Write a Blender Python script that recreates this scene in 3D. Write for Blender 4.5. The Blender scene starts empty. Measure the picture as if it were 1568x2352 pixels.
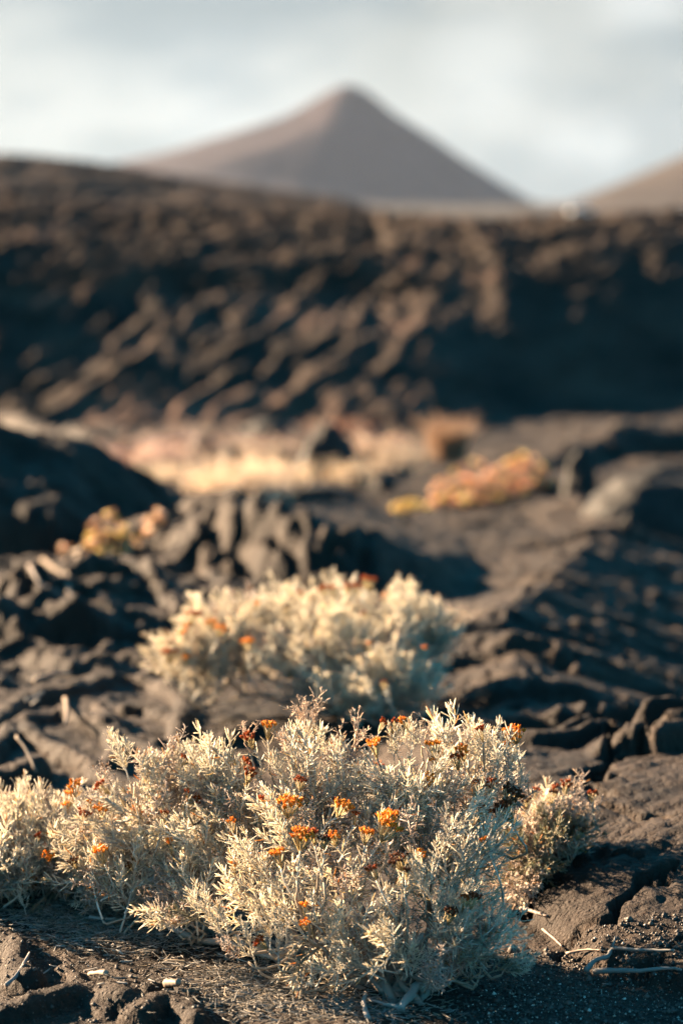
import bpy, math, random
import numpy as np
from mathutils import Vector, Matrix

S = bpy.context.scene
COL = S.collection
R = math.radians
rng = np.random.default_rng(7)
random.seed(7)

# ------------------------------------------------------------------ camera, light, exposure
CAM_Z = 0.75
LENS = 85.0
PITCH = math.atan(0.305 * 36 / LENS)
SUN_AZ_BEHIND = 32.0
SUN_EL = 18.5
EXPOSURE = 3.2

cam_d = bpy.data.cameras.new("camera")
cam = bpy.data.objects.new("camera", cam_d)
COL.objects.link(cam)
cam.location = (0, 0, CAM_Z)
cam.rotation_euler = (math.pi / 2 - PITCH, 0, 0)
cam_d.sensor_fit = 'VERTICAL'
cam_d.sensor_height = 36
cam_d.sensor_width = 24
cam_d.lens = LENS
cam_d.clip_start = 0.05
cam_d.clip_end = 12000
cam_d.dof.use_dof = True
cam_d.dof.focus_distance = 2.38
cam_d.dof.aperture_fstop = 4.1
cam_d.dof.aperture_blades = 0
S.camera = cam

S.view_settings.view_transform = 'Standard'
S.view_settings.look = 'None'
S.view_settings.gamma = 1
S.view_settings.use_curve_mapping = False
S.view_settings.exposure = EXPOSURE
S.render.engine = 'CYCLES'
S.cycles.use_denoising = True
S.cycles.max_bounces = 6
S.cycles.diffuse_bounces = 3
S.cycles.glossy_bounces = 2
S.cycles.transmission_bounces = 4
S.cycles.volume_bounces = 1
S.cycles.caustics_reflective = False
S.cycles.caustics_refractive = False

# direction towards the sun: to the left, slightly behind the scene
_a, _e = R(SUN_AZ_BEHIND), R(SUN_EL)
SUN = Vector((-math.cos(_a) * math.cos(_e), math.sin(_a) * math.cos(_e), math.sin(_e)))
sun_d = bpy.data.lights.new("sun", 'SUN')
sun_d.energy = 5.0
sun_d.angle = R(0.53)
sun_d.color = (1.0, 0.71, 0.45)
sun = bpy.data.objects.new("sun", sun_d)
sun.rotation_euler = SUN.to_track_quat('Z', 'Y').to_euler()
sun.location = (-20, 5, 10)
COL.objects.link(sun)

_cp, _sp = math.cos(PITCH), math.sin(PITCH)


def ray(px, py):
    u, v = px / 1568.0, py / 2352.0
    x, yy = (u - .5) * 24 / LENS, (.5 - v) * 36 / LENS
    return Vector((x, _cp + yy * _sp, -_sp + yy * _cp))


W = bpy.data.worlds.new("World")
S.world = W
W.use_nodes = True


def world():
    nt = W.node_tree
    nt.nodes.clear()
    N, L = nt.nodes.new, nt.links.new
    out = N('ShaderNodeOutputWorld')
    bg = N('ShaderNodeBackground')
    bg.inputs['Strength'].default_value = 0.05
    L(bg.outputs[0], out.inputs[0])
    sky = N('ShaderNodeTexSky')
    sky.sky_type = 'NISHITA'
    sky.sun_disc = False
    sky.sun_elevation = R(SUN_EL)
    sky.sun_rotation = math.atan2(SUN.x, SUN.y)
    sky.altitude = 300
    sky.air_density = 1.0
    sky.dust_density = 0.4
    sky.ozone_density = 2.0
    tc = N('ShaderNodeTexCoord')
    sep = N('ShaderNodeSeparateXYZ')
    L(tc.outputs['Generated'], sep.inputs[0])
    mp = N('ShaderNodeMapping')
    mp.inputs['Scale'].default_value = (1, 1, 2.2)
    mp.inputs['Location'].default_value = (0.37, 0.11, 0.05)
    L(tc.outputs['Generated'], mp.inputs[0])
    n1 = N('ShaderNodeTexNoise')
    n1.inputs['Scale'].default_value = 11.0
    n1.inputs['Detail'].default_value = 3.0
    n1.inputs['Roughness'].default_value = 0.45
    L(mp.outputs[0], n1.inputs['Vector'])
    # bright and grey parts of the cloud layer
    cr = N('ShaderNodeValToRGB')
    e = cr.color_ramp
    e.elements[0].position = 0.40
    e.elements[0].color = (0.63, 0.67, 0.695, 1)
    e.elements[1].position = 0.60
    e.elements[1].color = (0.93, 0.925, 0.89, 1)
    L(n1.outputs['Fac'], cr.inputs[0])
    sc = N('ShaderNodeVectorMath')
    sc.operation = 'SCALE'
    sc.inputs['Scale'].default_value = 1.52
    acc = cr.outputs[0]
    for px, py, rp, amt in ((1120, 150, 170, .22), (1400, 345, 120, .22), (1290, 345, 90, .16), (470, 200, 330, .16), (1490, -10, 130, .22), (150, 120, 300, .06), (1080, 20, 330, -.12), (300, 300, 140, -.06), (1420, 190, 160, -.07)):
        d = ray(px, py).normalized()
        dv = N('ShaderNodeVectorMath')
        dv.operation = 'DISTANCE'
        L(tc.outputs['Generated'], dv.inputs[0])
        dv.inputs[1].default_value = d
        ad = N('ShaderNodeMath')
        ad.operation = 'MULTIPLY_ADD'
        L(n1.outputs['Fac'], ad.inputs[0])
        ad.inputs[1].default_value = -rp * .00018 * 1.6
        ad.inputs[2].default_value = rp * .00018 * .8
        a2 = N('ShaderNodeMath')
        L(dv.outputs['Value'], a2.inputs[0])
        L(ad.outputs[0], a2.inputs[1])
        m = N('ShaderNodeMapRange')
        m.interpolation_type = 'SMOOTHSTEP'
        m.inputs['From Min'].default_value = 0
        m.inputs['From Max'].default_value = rp * .00018
        m.inputs['To Min'].default_value = amt
        m.inputs['To Max'].default_value = 0
        L(a2.outputs[0], m.inputs['Value'])
        va = N('ShaderNodeVectorMath')
        L(acc, va.inputs[0])
        L(m.outputs[0], va.inputs[1])
        acc = va.outputs[0]
    L(acc, sc.inputs[0])
    # cloud cover thins out overhead
    mr = N('ShaderNodeMapRange')
    mr.interpolation_type = 'SMOOTHSTEP'
    mr.inputs['From Min'].default_value = 0.10
    mr.inputs['From Max'].default_value = 0.14
    mr.inputs['To Min'].default_value = 0.97
    mr.inputs['To Max'].default_value = 0.08
    L(sep.outputs['Z'], mr.inputs['Value'])
    mix = N('ShaderNodeMix')
    mix.data_type = 'RGBA'
    L(mr.outputs[0], mix.inputs[0])
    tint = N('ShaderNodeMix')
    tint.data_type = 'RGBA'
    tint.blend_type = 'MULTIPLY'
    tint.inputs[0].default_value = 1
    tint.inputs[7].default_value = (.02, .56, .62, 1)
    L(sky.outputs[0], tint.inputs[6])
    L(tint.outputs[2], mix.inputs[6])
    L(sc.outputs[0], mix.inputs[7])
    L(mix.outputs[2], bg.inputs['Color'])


world()

# ------------------------------------------------------------------ where the camera's rays meet the place
def P(px, py, Y):
    d = ray(px, py)
    return Vector((0, 0, CAM_Z)) + d * (Y / d.y)


_bx = [-10, 0, 3.4, 4.4, 6, 8, 11, 14, 17, 40]
_bz = [0.02, 0, 0, -0.03, -0.12, -0.28, -0.46, -0.62, -0.75, -1.5]


def base_z(y):
    return np.interp(y, _bx, _bz)


def G(px, py):
    d = ray(px, py)
    y = 3.0
    lo, hi = 0.5, 60
    for _ in range(60):
        m = (lo + hi) / 2
        z = CAM_Z + d.z * m / d.y
        if z > base_z(m):
            lo = m
        else:
            hi = m
    return (d.x / d.y * lo, lo)


# ------------------------------------------------------------------ noise
def _h(ix, iy, s):
    n = (ix.astype(np.int64) * 374761393 + iy.astype(np.int64) * 668265263 + s * 1442695041) & 0xffffffff
    n = ((n ^ (n >> 13)) * 1274126177) & 0xffffffff
    return ((n ^ (n >> 16)) & 0xffff) / 65535.0


def vn(x, y, s=0):
    ix, iy = np.floor(x), np.floor(y)
    fx, fy = x - ix, y - iy
    ux, uy = fx * fx * fx * (fx * (fx * 6 - 15) + 10), fy * fy * fy * (fy * (fy * 6 - 15) + 10)
    a, b = _h(ix, iy, s), _h(ix + 1, iy, s)
    c, d = _h(ix, iy + 1, s), _h(ix + 1, iy + 1, s)
    return (a + (b - a) * ux) + ((c + (d - c) * ux) - (a + (b - a) * ux)) * uy


def fbm(x, y, o=4, s=0, g=.5):
    t, a, m = 0, 1, 0
    for k in range(o):
        t = t + a * vn(x * 2 ** k + 17.3 * k, y * 2 ** k - 9.1 * k, s + k)
        m += a
        a *= g
    return t / m - .5


def cells(x, y, s=0):
    """distance to the nearest of jittered points"""
    ix, iy = np.floor(x), np.floor(y)
    best = np.full(np.shape(x), 9.0)
    for i in (-1, 0, 1):
        for j in (-1, 0, 1):
            cx, cy = ix + i, iy + j
            dx = cx + _h(cx, cy, s + 5) - x
            dy = cy + _h(cx, cy, s + 11) - y
            best = np.minimum(best, dx * dx + dy * dy)
    return np.sqrt(best)


def sstep(a, b, x):
    t = np.clip((x - a) / (b - a), 0, 1)
    return t * t * (3 - 2 * t)


def polydist(x, y, pts):
    best = np.full(x.shape, 1e9)
    arc = np.zeros(x.shape)
    acc = 0
    for (x0, y0), (x1, y1) in zip(pts[:-1], pts[1:]):
        dx, dy = x1 - x0, y1 - y0
        l2 = dx * dx + dy * dy
        t = np.clip(((x - x0) * dx + (y - y0) * dy) / l2, 0, 1)
        d = np.hypot(x - x0 - t * dx, y - y0 - t * dy)
        m = d < best
        best = np.where(m, d, best)
        arc = np.where(m, acc + t * math.sqrt(l2), arc)
        acc += math.sqrt(l2)
    return best, arc, acc


def smooth_line(pts, n=6):
    """Catmull-Rom through points"""
    p = [np.array(q, float) for q in pts]
    p = [2 * p[0] - p[1]] + p + [2 * p[-1] - p[-2]]
    out = []
    for i in range(1, len(p) - 2):
        for k in range(n):
            t = k / n
            out.append(.5 * ((2 * p[i]) + (-p[i - 1] + p[i + 1]) * t + (2 * p[i - 1] - 5 * p[i] + 4 * p[i + 1] - p[i + 2]) * t * t
                             + (-p[i - 1] + 3 * p[i] - 3 * p[i + 1] + p[i + 2]) * t ** 3))
    out.append(p[-2])
    return out


# ------------------------------------------------------------------ lava ground
# steps of lava: crest line in the picture's pixels, height, front width, back length, x-fade
SLABS = []


def slab(pts, h, front, back, wob=.02, wf=6, seed=0, fade=.06, crackle=0):
    g = [G(*p) for p in pts]
    SLABS.append(dict(x=[q[0] for q in g], y=[q[1] for q in g], h=h, f=front, b=back, wob=wob, wf=wf, s=seed, fade=fade, crackle=crackle))


# right: long layered slabs (base line of each dark front)
slab([(930, 1450), (1060, 1478), (1200, 1472), (1350, 1490), (1568, 1500), (1800, 1500)], .030, .05, .35, .02, 4, 1, .15)
slab([(900, 1560), (1050, 1552), (1200, 1545), (1330, 1562), (1450, 1548), (1800, 1555)], .027, .05, .22, .02, 4, 2, .2)
slab([(980, 1632), (1150, 1640), (1300, 1632), (1568, 1605), (1800, 1590)], .022, .05, .18, .02, 5, 3, .2)
slab([(1120, 1738), (1290, 1742), (1390, 1732), (1568, 1700), (1800, 1690)], .044, .045, .20, .02, 4, 4, .12)
slab([(1180, 1795), (1300, 1798), (1370, 1780), (1440, 1765)], .028, .025, .12, .02, 9, 5, .05)
slab([(1290, 1762), (1350, 1748), (1410, 1748)], .022, .02, .06, .02, 9, 6, .02)
slab([(1462, 1760), (1568, 1752), (1800, 1745)], .045, .02, .12, .006, 9, 7, .008)
slab([(1505, 1802), (1568, 1798), (1800, 1790)], .028, .02, .08, .006, 9, 8, .008)
slab([(1375, 1835), (1430, 1818), (1500, 1828), (1568, 1812), (1800, 1810)], .040, .035, .14, .03, 12, 9, .02)
for _k in range(17):
    _y = 1225 + 26 * _k + 9 * math.sin(_k * 2.3)
    _x = 1080 + 90 * math.sin(_k * 1.7) + (60 if _k < 8 else 0)
    slab([(_x, _y - 6), (_x + 160, _y + 6 * math.sin(_k)), (_x + 320, _y - 4), (1568, _y + 8 * math.cos(_k * 1.3)), (1850, _y + 8)],
         .011 + .010 * abs(math.sin(_k * 3.1)), .05, .10 + .05 * math.sin(_k), .035, 5, 40 + _k, .18)
# middle ledge with drips on its front
slab([(380, 1330), (480, 1330), (600, 1345), (760, 1350), (900, 1345), (1000, 1320), (1080, 1290), (1150, 1270)], [.15, .15, .15, .14, .12, .06, .03, .0], .26, 1.1, .05, 7, 10, .16, 2)
slab([(200, 1290), (330, 1290), (420, 1265), (560, 1260), (700, 1230)], .05, .07, .5, .04, 6, 11, .1, 1)
slab([(560, 1170), (700, 1160), (800, 1150)], .05, .05, .4, .04, 5, 12, .08)
# left hump
slab([(-360, 1275), (0, 1285), (120, 1285), (230, 1270), (330, 1250), (430, 1215), (470, 1190)], [.46, .25, .20, .14, .09, .04, .02], .85, .65, .04, 3, 13, .1)
slab([(-200, 1000), (0, 1000), (130, 1030), (250, 1060)], .09, .30, .5, .06, 3, 14, .2)
slab([(960, 1085), (1100, 1080), (1250, 1090), (1400, 1075), (1568, 1065), (1900, 1060)], [.0, .02, .07, .16, .18, .20], .55, .8, .10, 2.5, 31, .3)
slab([(120, 945), (260, 985), (420, 1000), (560, 1010)], .03, .25, .6, .08, 3, 15, .4)
slab([(-300, 1200), (0, 1190), (140, 1196), (270, 1205)], .06, .12, .35, .05, 5, 33, .12)
slab([(-300, 1120), (0, 1105), (120, 1112), (230, 1130)], .06, .12, .35, .05, 5, 34, .12)
slab([(-300, 1060), (0, 1045), (160, 1075)], .05, .10, .3, .05, 5, 35, .12)
# left rubble
slab([(-200, 1420), (100, 1425), (250, 1415), (330, 1400)], .045, .06, .3, .05, 8, 16, .08, 1)
slab([(-200, 1510), (60, 1515), (200, 1505), (330, 1490)], .05, .09, .3, .05, 6, 17, .1)
# right far step below the boulder
slab([(1180, 1225), (1350, 1220), (1500, 1205), (1800, 1210)], .03, .05, .3, .03, 5, 18, .2)

ROPES = []


def rope(pts, rpx, h=1.0, seed=0, tw=0.0):
    g = smooth_line([G(*p) for p in pts], 5)
    y = sum(q[1] for q in g) / len(g)
    ROPES.append(dict(p=[(q[0], q[1]) for q in g], r=rpx * .2824 * y / 1568, h=h, s=seed, tw=tw))


rope([(-40, 1690), (30, 1640), (110, 1618), (200, 1600), (290, 1575), (380, 1590), (430, 1640), (420, 1690)], 30, .9, 1, .2)
rope([(-30, 1760), (20, 1700), (60, 1670), (130, 1650), (170, 1660)], 34, .9, 2, .2)
rope([(60, 1690), (120, 1730), (200, 1770), (290, 1815), (360, 1830)], 32, 1.1, 3, .15)
rope([(170, 1650), (230, 1680), (310, 1720), (400, 1760), (480, 1790)], 30, 1.1, 4, .15)
rope([(240, 1650), (270, 1690), (260, 1740), (250, 1770)], 30, 1.1, 5, .15)
rope([(290, 1640), (360, 1640), (410, 1680), (380, 1720), (310, 1710)], 26, .9, 6, .2)
rope([(-60, 1830), (0, 1815), (50, 1800), (75, 1790)], 46, 1.2, 7, .1)
rope([(480, 1720), (540, 1690), (620, 1680), (680, 1700)], 30, 1.0, 8, .2)
rope([(440, 1770), (500, 1750), (590, 1760), (700, 1770)], 28, 1.0, 9, .2)
# twisted piece left of the middle shrub
rope([(290, 1330), (330, 1360), (380, 1400), (415, 1430), (420, 1465)], 26, 1.2, 10, .25)
rope([(180, 1390), (220, 1370), (260, 1380)], 40, 1.2, 11, .1)
rope([(440, 1300), (480, 1330), (530, 1365)], 22, 1.0, 12, .25)
rope([(260, 1310), (330, 1300), (410, 1290)], 22, 1.0, 13, .25)
rope([(20, 1440), (70, 1410), (120, 1440)], 26, 1.0, 14, .2)
# bottom left ropes
rope([(-60, 2360), (60, 2330), (150, 2300), (240, 2290), (300, 2310)], 46, .9, 15, .5)
rope([(140, 2235), (180, 2265), (215, 2300), (250, 2330)], 30, .8, 16, .5)
rope([(300, 2340), (350, 2315), (400, 2320), (440, 2360)], 44, .9, 17, .4)
rope([(330, 2280), (400, 2270), (440, 2300)], 26, .8, 18, .5)
rope([(640, 2400), (720, 2365), (820, 2380)], 40, .7, 19, .3)
rope([(-50, 2150), (0, 2170), (40, 2215), (50, 2270)], 45, 1.1, 20, .3)

CRACKS = [
    ([(1190, 2092), (1215, 2105), (1235, 2090), (1300, 2095)], .007, .03),
    ([(1350, 1905), (1385, 1890), (1400, 1870), (1425, 1850), (1460, 1835), (1490, 1810)], .006, .035),
    ([(1345, 1890), (1370, 1915), (1395, 1915)], .016, .04),
    ([(1350, 1965), (1400, 1985), (1480, 2010), (1560, 2020)], .006, .016),
    ([(1300, 2065), (1350, 2080), (1420, 2070), (1470, 2085)], .004, .012),
    ([(1380, 2180), (1420, 2160), (1480, 2135), (1568, 2110)], .006, .02),
    ([(1300, 2205), (1340, 2185), (1400, 2180), (1440, 2190)], .004, .014),
    ([(1450, 2260), (1500, 2250), (1568, 2225)], .004, .012),
    ([(1365, 1640), (1372, 1680), (1362, 1740)], .010, .04),
    ([(1390, 1770), (1405, 1810), (1395, 1850)], .008, .03),
    ([(1500, 1790), (1508, 1830)], .008, .03),
    ([(1300, 1930), (1340, 1935), (1390, 1960)], .010, .02),
]
for c in CRACKS:
    c[0][:] = [G(*p) for p in c[0]]

LOBE_EDGE = [G(*p) for p in [(900, 1990), (1100, 2060), (1190, 2092), (1290, 2180), (1400, 2245), (1500, 2275), (1640, 2300), (1900, 2330)]]
DOME_X = [G(1150, 1480), G(1215, 1380), G(1290, 1300), G(1420, 1210)]


def ground_z(x, y, detail=True):
    x = np.asarray(x, float)
    y = np.asarray(y, float)
    z = base_z(y)
    far = sstep(3, 7, y)
    z = z + fbm(x * 1.1, y * 1.1, 3, 3) * (.04 + .05 * sstep(6, 12, y)) * sstep(2.6, 4.2, y)
    # broad sheet on the right that falls away from the sun
    dx = np.clip(x - np.interp(y, [p[1] for p in DOME_X], [p[0] for p in DOME_X]), -.5, 3)
    dx = np.where(dx < 0, np.minimum(dx * -.5, .10) * sstep(-.1, .3, x), dx)
    z = z - .38 * dx * sstep(3.1, 3.9, y) * (1 - sstep(8, 10, y)) * np.exp(-dx * .4)
    left = sstep(.05, -.2, x)
    # steps
    for k, s in enumerate(SLABS):
        x0, x1 = s['x'][0], s['x'][-1]
        m = sstep(x0 - s['fade'], x0 + s['fade'], x) * (1 - sstep(x1 - s['fade'], x1 + s['fade'], x))
        w = fbm(x * s['wf'], y * 0 + s['s'] * 3.7, 3, 31 + k) * s['wob'] * 2
        hb = 1.0
        if not s['crackle'] and x0 > -.05:
            bx = x * (2.8 + 1.3 * math.sin(k * 1.9)) + fbm(x * 3, y * 3, 2, 140 + k) * .8 + k * .37
            bi = np.floor(bx)
            w = w + (_h(bi, bi * 0 + k, 141) - .5) * min(.06, s['b'] * .35)
            hb = .80 + .1 * _h(bi, bi * 0 + k, 142)
            fr = bx - bi
            hb = hb - .30 * (1 - sstep(.0, .02, np.minimum(fr, 1 - fr)))
        if s['crackle']:
            w = w + (vn(x * 17 + fbm(x * 5, y * 5, 2, 8) * 3, y * 5, 60 + k) - .5) * .05 + (vn(x * 40, y * 22, 61 + k) - .5) * .035
        d = y - np.interp(x, s['x'], s['y']) - w
        t = np.clip(d / s['f'], 0, 1)
        prof = (np.sqrt(np.clip(1 - (1 - t) ** 2, 0, 1)) if s['crackle'] < 2 else t * t * (3 - 2 * t) * .6 + .4 * np.sqrt(t)) * np.where(d > s['f'], np.exp(-(d - s['f']) / s['b']), 1)
        hh = s['h'] if not isinstance(s['h'], list) else np.interp(x, s['x'], s['h'])
        if s['crackle'] == 2:
            z = z + m * (prof > .03) * np.exp(-np.clip(d - s['f'], 0, 9) * 3) * ((.45 - cells(x * 19, y * 9, 151)) * .055 + (.45 - cells(x * 37, y * 20, 152)) * .02) * (1 - sstep(.02, .15, x))
        z = z + hb * hh * prof * m * (1 + .25 * fbm(x * s['wf'], y * 0, 2, 77 + k))
    # ropes
    zr = np.zeros(x.shape)
    for r in ROPES:
        xs = [q[0] for q in r['p']]
        ys = [q[1] for q in r['p']]
        near = (x > min(xs) - .2) & (x < max(xs) + .2) & (y > min(ys) - .2) & (y < max(ys) + .2)
        if not near.any():
            continue
        xx, yy = x[near], y[near]
        xx = xx + fbm(xx * 14, yy * 9, 2, 300 + r['s']) * .03
        d, arc, tot = polydist(xx, yy, r['p'])
        rr = r['r'] * (1 + .35 * fbm(arc * 11, arc * 0 + r['s'], 2, 200 + r['s'])) * (1 + r['tw'] * .35 * (vn(arc * 70 + d * 30, arc * 0, 9) - .5))
        q = np.clip(1 - (d / rr) ** 2, 0, 1)
        zr[near] = np.maximum(zr[near], r['h'] * rr * np.sqrt(q))
    z = z + zr * .9 + (zr > 0) * fbm(x * 30, y * 24, 3, 131) * .006
    # front right lobe with a lit rim, dark soil in front of it
    ly = np.interp(x, [p[0] for p in LOBE_EDGE], [p[1] for p in LOBE_EDGE])
    d = (y - ly) * .72 + fbm(x * 9, y * 9, 3, 51) * .018
    inx = sstep(.02, .14, x)
    t = np.clip(d / .10, 0, 1)
    lob = np.sqrt(np.clip(1 - (1 - t) ** 2, 0, 1)) * .028 + .03 * sstep(0, .35, d) - .035 * sstep(.35, .8, d)
    lobm = (d > 0) * inx * (1 - sstep(3.0, 3.4, y))
    z = z + np.clip(x - .12, 0, .5) * .07 * sstep(0, .25, d) * (1 - sstep(2.9, 3.3, y)) * inx
    z = z + lob * inx * (1 - sstep(3.1, 3.5, y))
    if detail:
        # streaks and pits of the lobe
        a = x * .80 + y * .60
        b = -x * .60 + y * .80
        st = fbm(a * 9, b * 60, 3, 71) * .008 + fbm(a * 3, b * 12, 2, 75) * .016
        pit = cells(x * 26, y * 15, 81)
        pm = sstep(.52, .62, vn(x * 6 + 3, y * 4, 83))
        st = st - .010 * sstep(.10, .22, d) * (1 - sstep(.18, .36, pit)) * pm
        z = z + st * lobm
        for pts, wd, dp in CRACKS:
            xs = [q[0] for q in pts]
            ys = [q[1] for q in pts]
            near = (x > min(xs) - .06) & (x < max(xs) + .06) & (y > min(ys) - .06) & (y < max(ys) + .06)
            if near.any():
                xx = x[near] + fbm(x[near] * 45, y[near] * 30, 2, 91) * .03
                yy = y[near] + fbm(x[near] * 45 + 9, y[near] * 30, 2, 92) * .05
                dd, _, _ = polydist(xx, yy, pts)
                z[near] -= dp * (1 - sstep(wd * .4, wd * 1.3, dd))
        # wrinkles of the far sheet and slabs
        rm = sstep(.15, .45, x) * sstep(3.1, 3.5, y) * (1 - sstep(8, 11, y))
        q = y * 1.0 + .35 * (x - .6) ** 2 + fbm(x * 1.6, y * 1.2, 3, 101) * .55
        wl = np.interp(y, [3, 4.5, 7], [.075, .10, .17])
        ph = q / .1
        z = z + rm * ((vn(ph * .9, x * .7, 103) - .5) * .026 + (vn(ph * 2.4, x * 1.5, 104) - .5) * .015 + (vn(ph * 5, x * 6, 105) - .5) * .006)
        # pimply crust on the lit part
        z = z + rm * sstep(4.2, 4.6, y) * fbm(x * 16, y * 12, 2, 106) * .022 * (1 - sstep(.7, 1.1, x))
        # fine ridges over the left hump
        hm = sstep(-.15, -.5, x) * sstep(4.6, 5.2, y) * (1 - sstep(8, 9, y))
        z = z + hm * ((vn(y * 9 + fbm(x * 2, y * 2, 2, 7) * 3, x * .8, 107) - .5) * .06 + (vn(y * 24 + fbm(x * 4, y * 4, 2, 7) * 4, x * 2, 108) - .5) * .025 + np.abs(fbm(x * 3, y * 4, 3, 112)) * .12)
        # rubble on the left between hump and ropes
        um = sstep(.0, -.15, x) * sstep(3.5, 3.9, y) * (1 - sstep(4.9, 5.5, y))
        z = z + um * (np.abs(fbm(x * 7, y * 6, 3, 109)) * .11 + fbm(x * 26, y * 20, 3, 110) * .03)
        # lumps in the far hollow
        vm = sstep(7.5, 9, y)
        z = z + vm * (np.abs(fbm(x * 1.6, y * 1.6, 3, 113)) * .12 + fbm(x * 5, y * 5, 2, 114) * .06)
        # crust grain everywhere
        soil = sstep(3.0, 2.7, y) * (1 - lobm)
        z = z + fbm(x * 30, y * 24, 3, 117) * .010 * (1 - .6 * rm) * (1 - .5 * lobm) * (1 - .6 * soil) + fbm(x * 110, y * 90, 2, 119) * .0045
        calm = 1 - .75 * sstep(.02, -.06, x) * sstep(2.85, 3.0, y) * (1 - sstep(3.75, 4.0, y))
        z = z + calm * (1 - soil) * (1 - lobm) * (np.abs(fbm(x * 13, y * 10, 3, 121)) * .030 * (1 - .88 * rm) - (1 - sstep(.1, .3, cells(x * 18, y * 13, 123))) * .008)
    return z


def gz(x, y):
    return float(ground_z(np.array([x]), np.array([y]))[0])


# ------------------------------------------------------------------ mesh helpers
def mesh_from(name, V, F, mats=(), smooth=True, col=None, mi=None):
    """V (n,3); F list of (m,3|4) int arrays"""
    me = bpy.data.meshes.new(name)
    V = np.asarray(V, np.float32)
    F = [np.asarray(f, np.int32) for f in F if len(f)]
    loops = np.concatenate([f.ravel() for f in F])
    tot = np.concatenate([np.full(len(f), f.shape[1], np.int32) for f in F])
    st = np.concatenate([[0], np.cumsum(tot)[:-1]]).astype(np.int32)
    me.vertices.add(len(V))
    me.vertices.foreach_set('co', V.ravel())
    me.loops.add(len(loops))
    me.loops.foreach_set('vertex_index', loops)
    me.polygons.add(len(tot))
    me.polygons.foreach_set('loop_start', st)
    me.polygons.foreach_set('loop_total', tot)
    if mi is not None:
        me.polygons.foreach_set('material_index', np.asarray(mi, np.int32))
    me.update(calc_edges=True)
    if smooth:
        me.polygons.foreach_set('use_smooth', np.ones(len(tot), bool))
    for m in mats:
        me.materials.append(m)
    if col is not None:
        at = me.attributes.new('tint', 'FLOAT_COLOR', 'POINT')
        c = np.ones((len(V), 4), np.float32)
        c[:, :3] = col
        at.data.foreach_set('color', c.ravel())
    me.validate()
    return me


class Soup:
    """collects tubes and leaves; one mesh in the end"""

    def __init__(s):
        s.V, s.T, s.Q, s.C, s.n, s.mt, s.mq = [], [], [], [], 0, [], []

    def add(s, v, t=None, q=None, col=(1, 1, 1), m=0):
        v = np.asarray(v, float)
        if t is not None and len(t):
            s.T.append(np.asarray(t) + s.n)
            s.mt.append(np.full(len(t), m))
        if q is not None and len(q):
            s.Q.append(np.asarray(q) + s.n)
            s.mq.append(np.full(len(q), m))
        s.V.append(v)
        c = np.empty((len(v), 3))
        c[:] = col
        s.C.append(c)
        s.n += len(v)

    def tube(s, pts, rad, sides=5, col=(1, 1, 1), m=0, rough=0):
        pts = np.asarray(pts, float)
        n = len(pts)
        rad = np.broadcast_to(np.asarray(rad, float), (n,))
        tan = np.gradient(pts, axis=0)
        tan /= np.linalg.norm(tan, axis=1)[:, None] + 1e-12
        ref = np.array([0.31, .17, .93]) if abs(tan[0][2]) < .8 else np.array([.95, .2, .1])
        a = np.cross(tan, ref)
        a /= np.linalg.norm(a, axis=1)[:, None] + 1e-12
        b = np.cross(tan, a)
        th = np.arange(sides) * 2 * math.pi / sides
        rr = rad[:, None] * (1 + rough * (rng.random((n, sides)) - .5))
        v = pts[:, None, :] + rr[..., None] * (np.cos(th)[None, :, None] * a[:, None, :] + np.sin(th)[None, :, None] * b[:, None, :])
        v = v.reshape(-1, 3)
        i = np.arange(n - 1)[:, None] * sides
        j = np.arange(sides)[None, :]
        k = (j + 1) % sides
        q = np.stack([i + j, i + k, i + sides + k, i + sides + j], -1).reshape(-1, 4)
        v = np.vstack([v, pts[0], pts[-1]])
        e0, e1 = n * sides, n * sides + 1
        jj = np.arange(sides)
        kk = (jj + 1) % sides
        t = np.vstack([np.stack([np.full(sides, e0), kk, jj], -1), np.stack([np.full(sides, e1), (n - 1) * sides + jj, (n - 1) * sides + kk], -1)])
        s.add(v, t, q, col, m)

    def leaves(s, base, d, ln, rad, bend, col, m=0, flat=1.0, prof=(.55, 1.0, .85)):
        """thin tapering leaves; bend (n,3) curves the tip"""
        n = len(base)
        base, d, bend = np.asarray(base), np.asarray(d), np.asarray(bend)
        d = d / np.linalg.norm(d, axis=1)[:, None]
        ref = rng.normal(size=(n, 3))
        a = np.cross(d, ref)
        a /= np.linalg.norm(a, axis=1)[:, None]
        b = np.cross(d, a) * flat
        ts = (0, .45, .85)
        rings = []
        for t, pr in zip(ts, prof):
            c = base + d * (ln * t)[:, None] + bend * (ln * t * t)[:, None]
            for th in (0, 2.094, 4.189):
                rings.append(c + (math.cos(th) * a + math.sin(th) * b) * (rad * pr)[:, None])
        tip = base + d * ln[:, None] + bend * ln[:, None]
        v = np.stack(rings + [tip], 1)
        k = v.shape[1]
        q1, t1 = [], []
        for r0 in (0, 3):
            for j in range(3):
                q1.append((r0 + j, r0 + (j + 1) % 3, r0 + 3 + (j + 1) % 3, r0 + 3 + j))
        for j in range(3):
            t1.append((6 + j, 6 + (j + 1) % 3, 9))
        off = (np.arange(n) * k)[:, None, None]
        q = (np.array(q1)[None] + off).reshape(-1, 4)
        t = (np.array(t1)[None] + off).reshape(-1, 3)
        cc = np.repeat(np.broadcast_to(np.asarray(col), (n, 3)), k, axis=0)
        s.add(v.reshape(-1, 3), t, q, cc, m)

    def mesh(s, name, mats, smooth=True):
        F, mi = [], []
        if s.T:
            F.append(np.concatenate(s.T))
            mi.append(np.concatenate(s.mt))
        if s.Q:
            F.append(np.concatenate(s.Q))
            mi.append(np.concatenate(s.mq))
        return mesh_from(name, np.concatenate(s.V), F, mats, smooth, np.concatenate(s.C), np.concatenate(mi))


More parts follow.
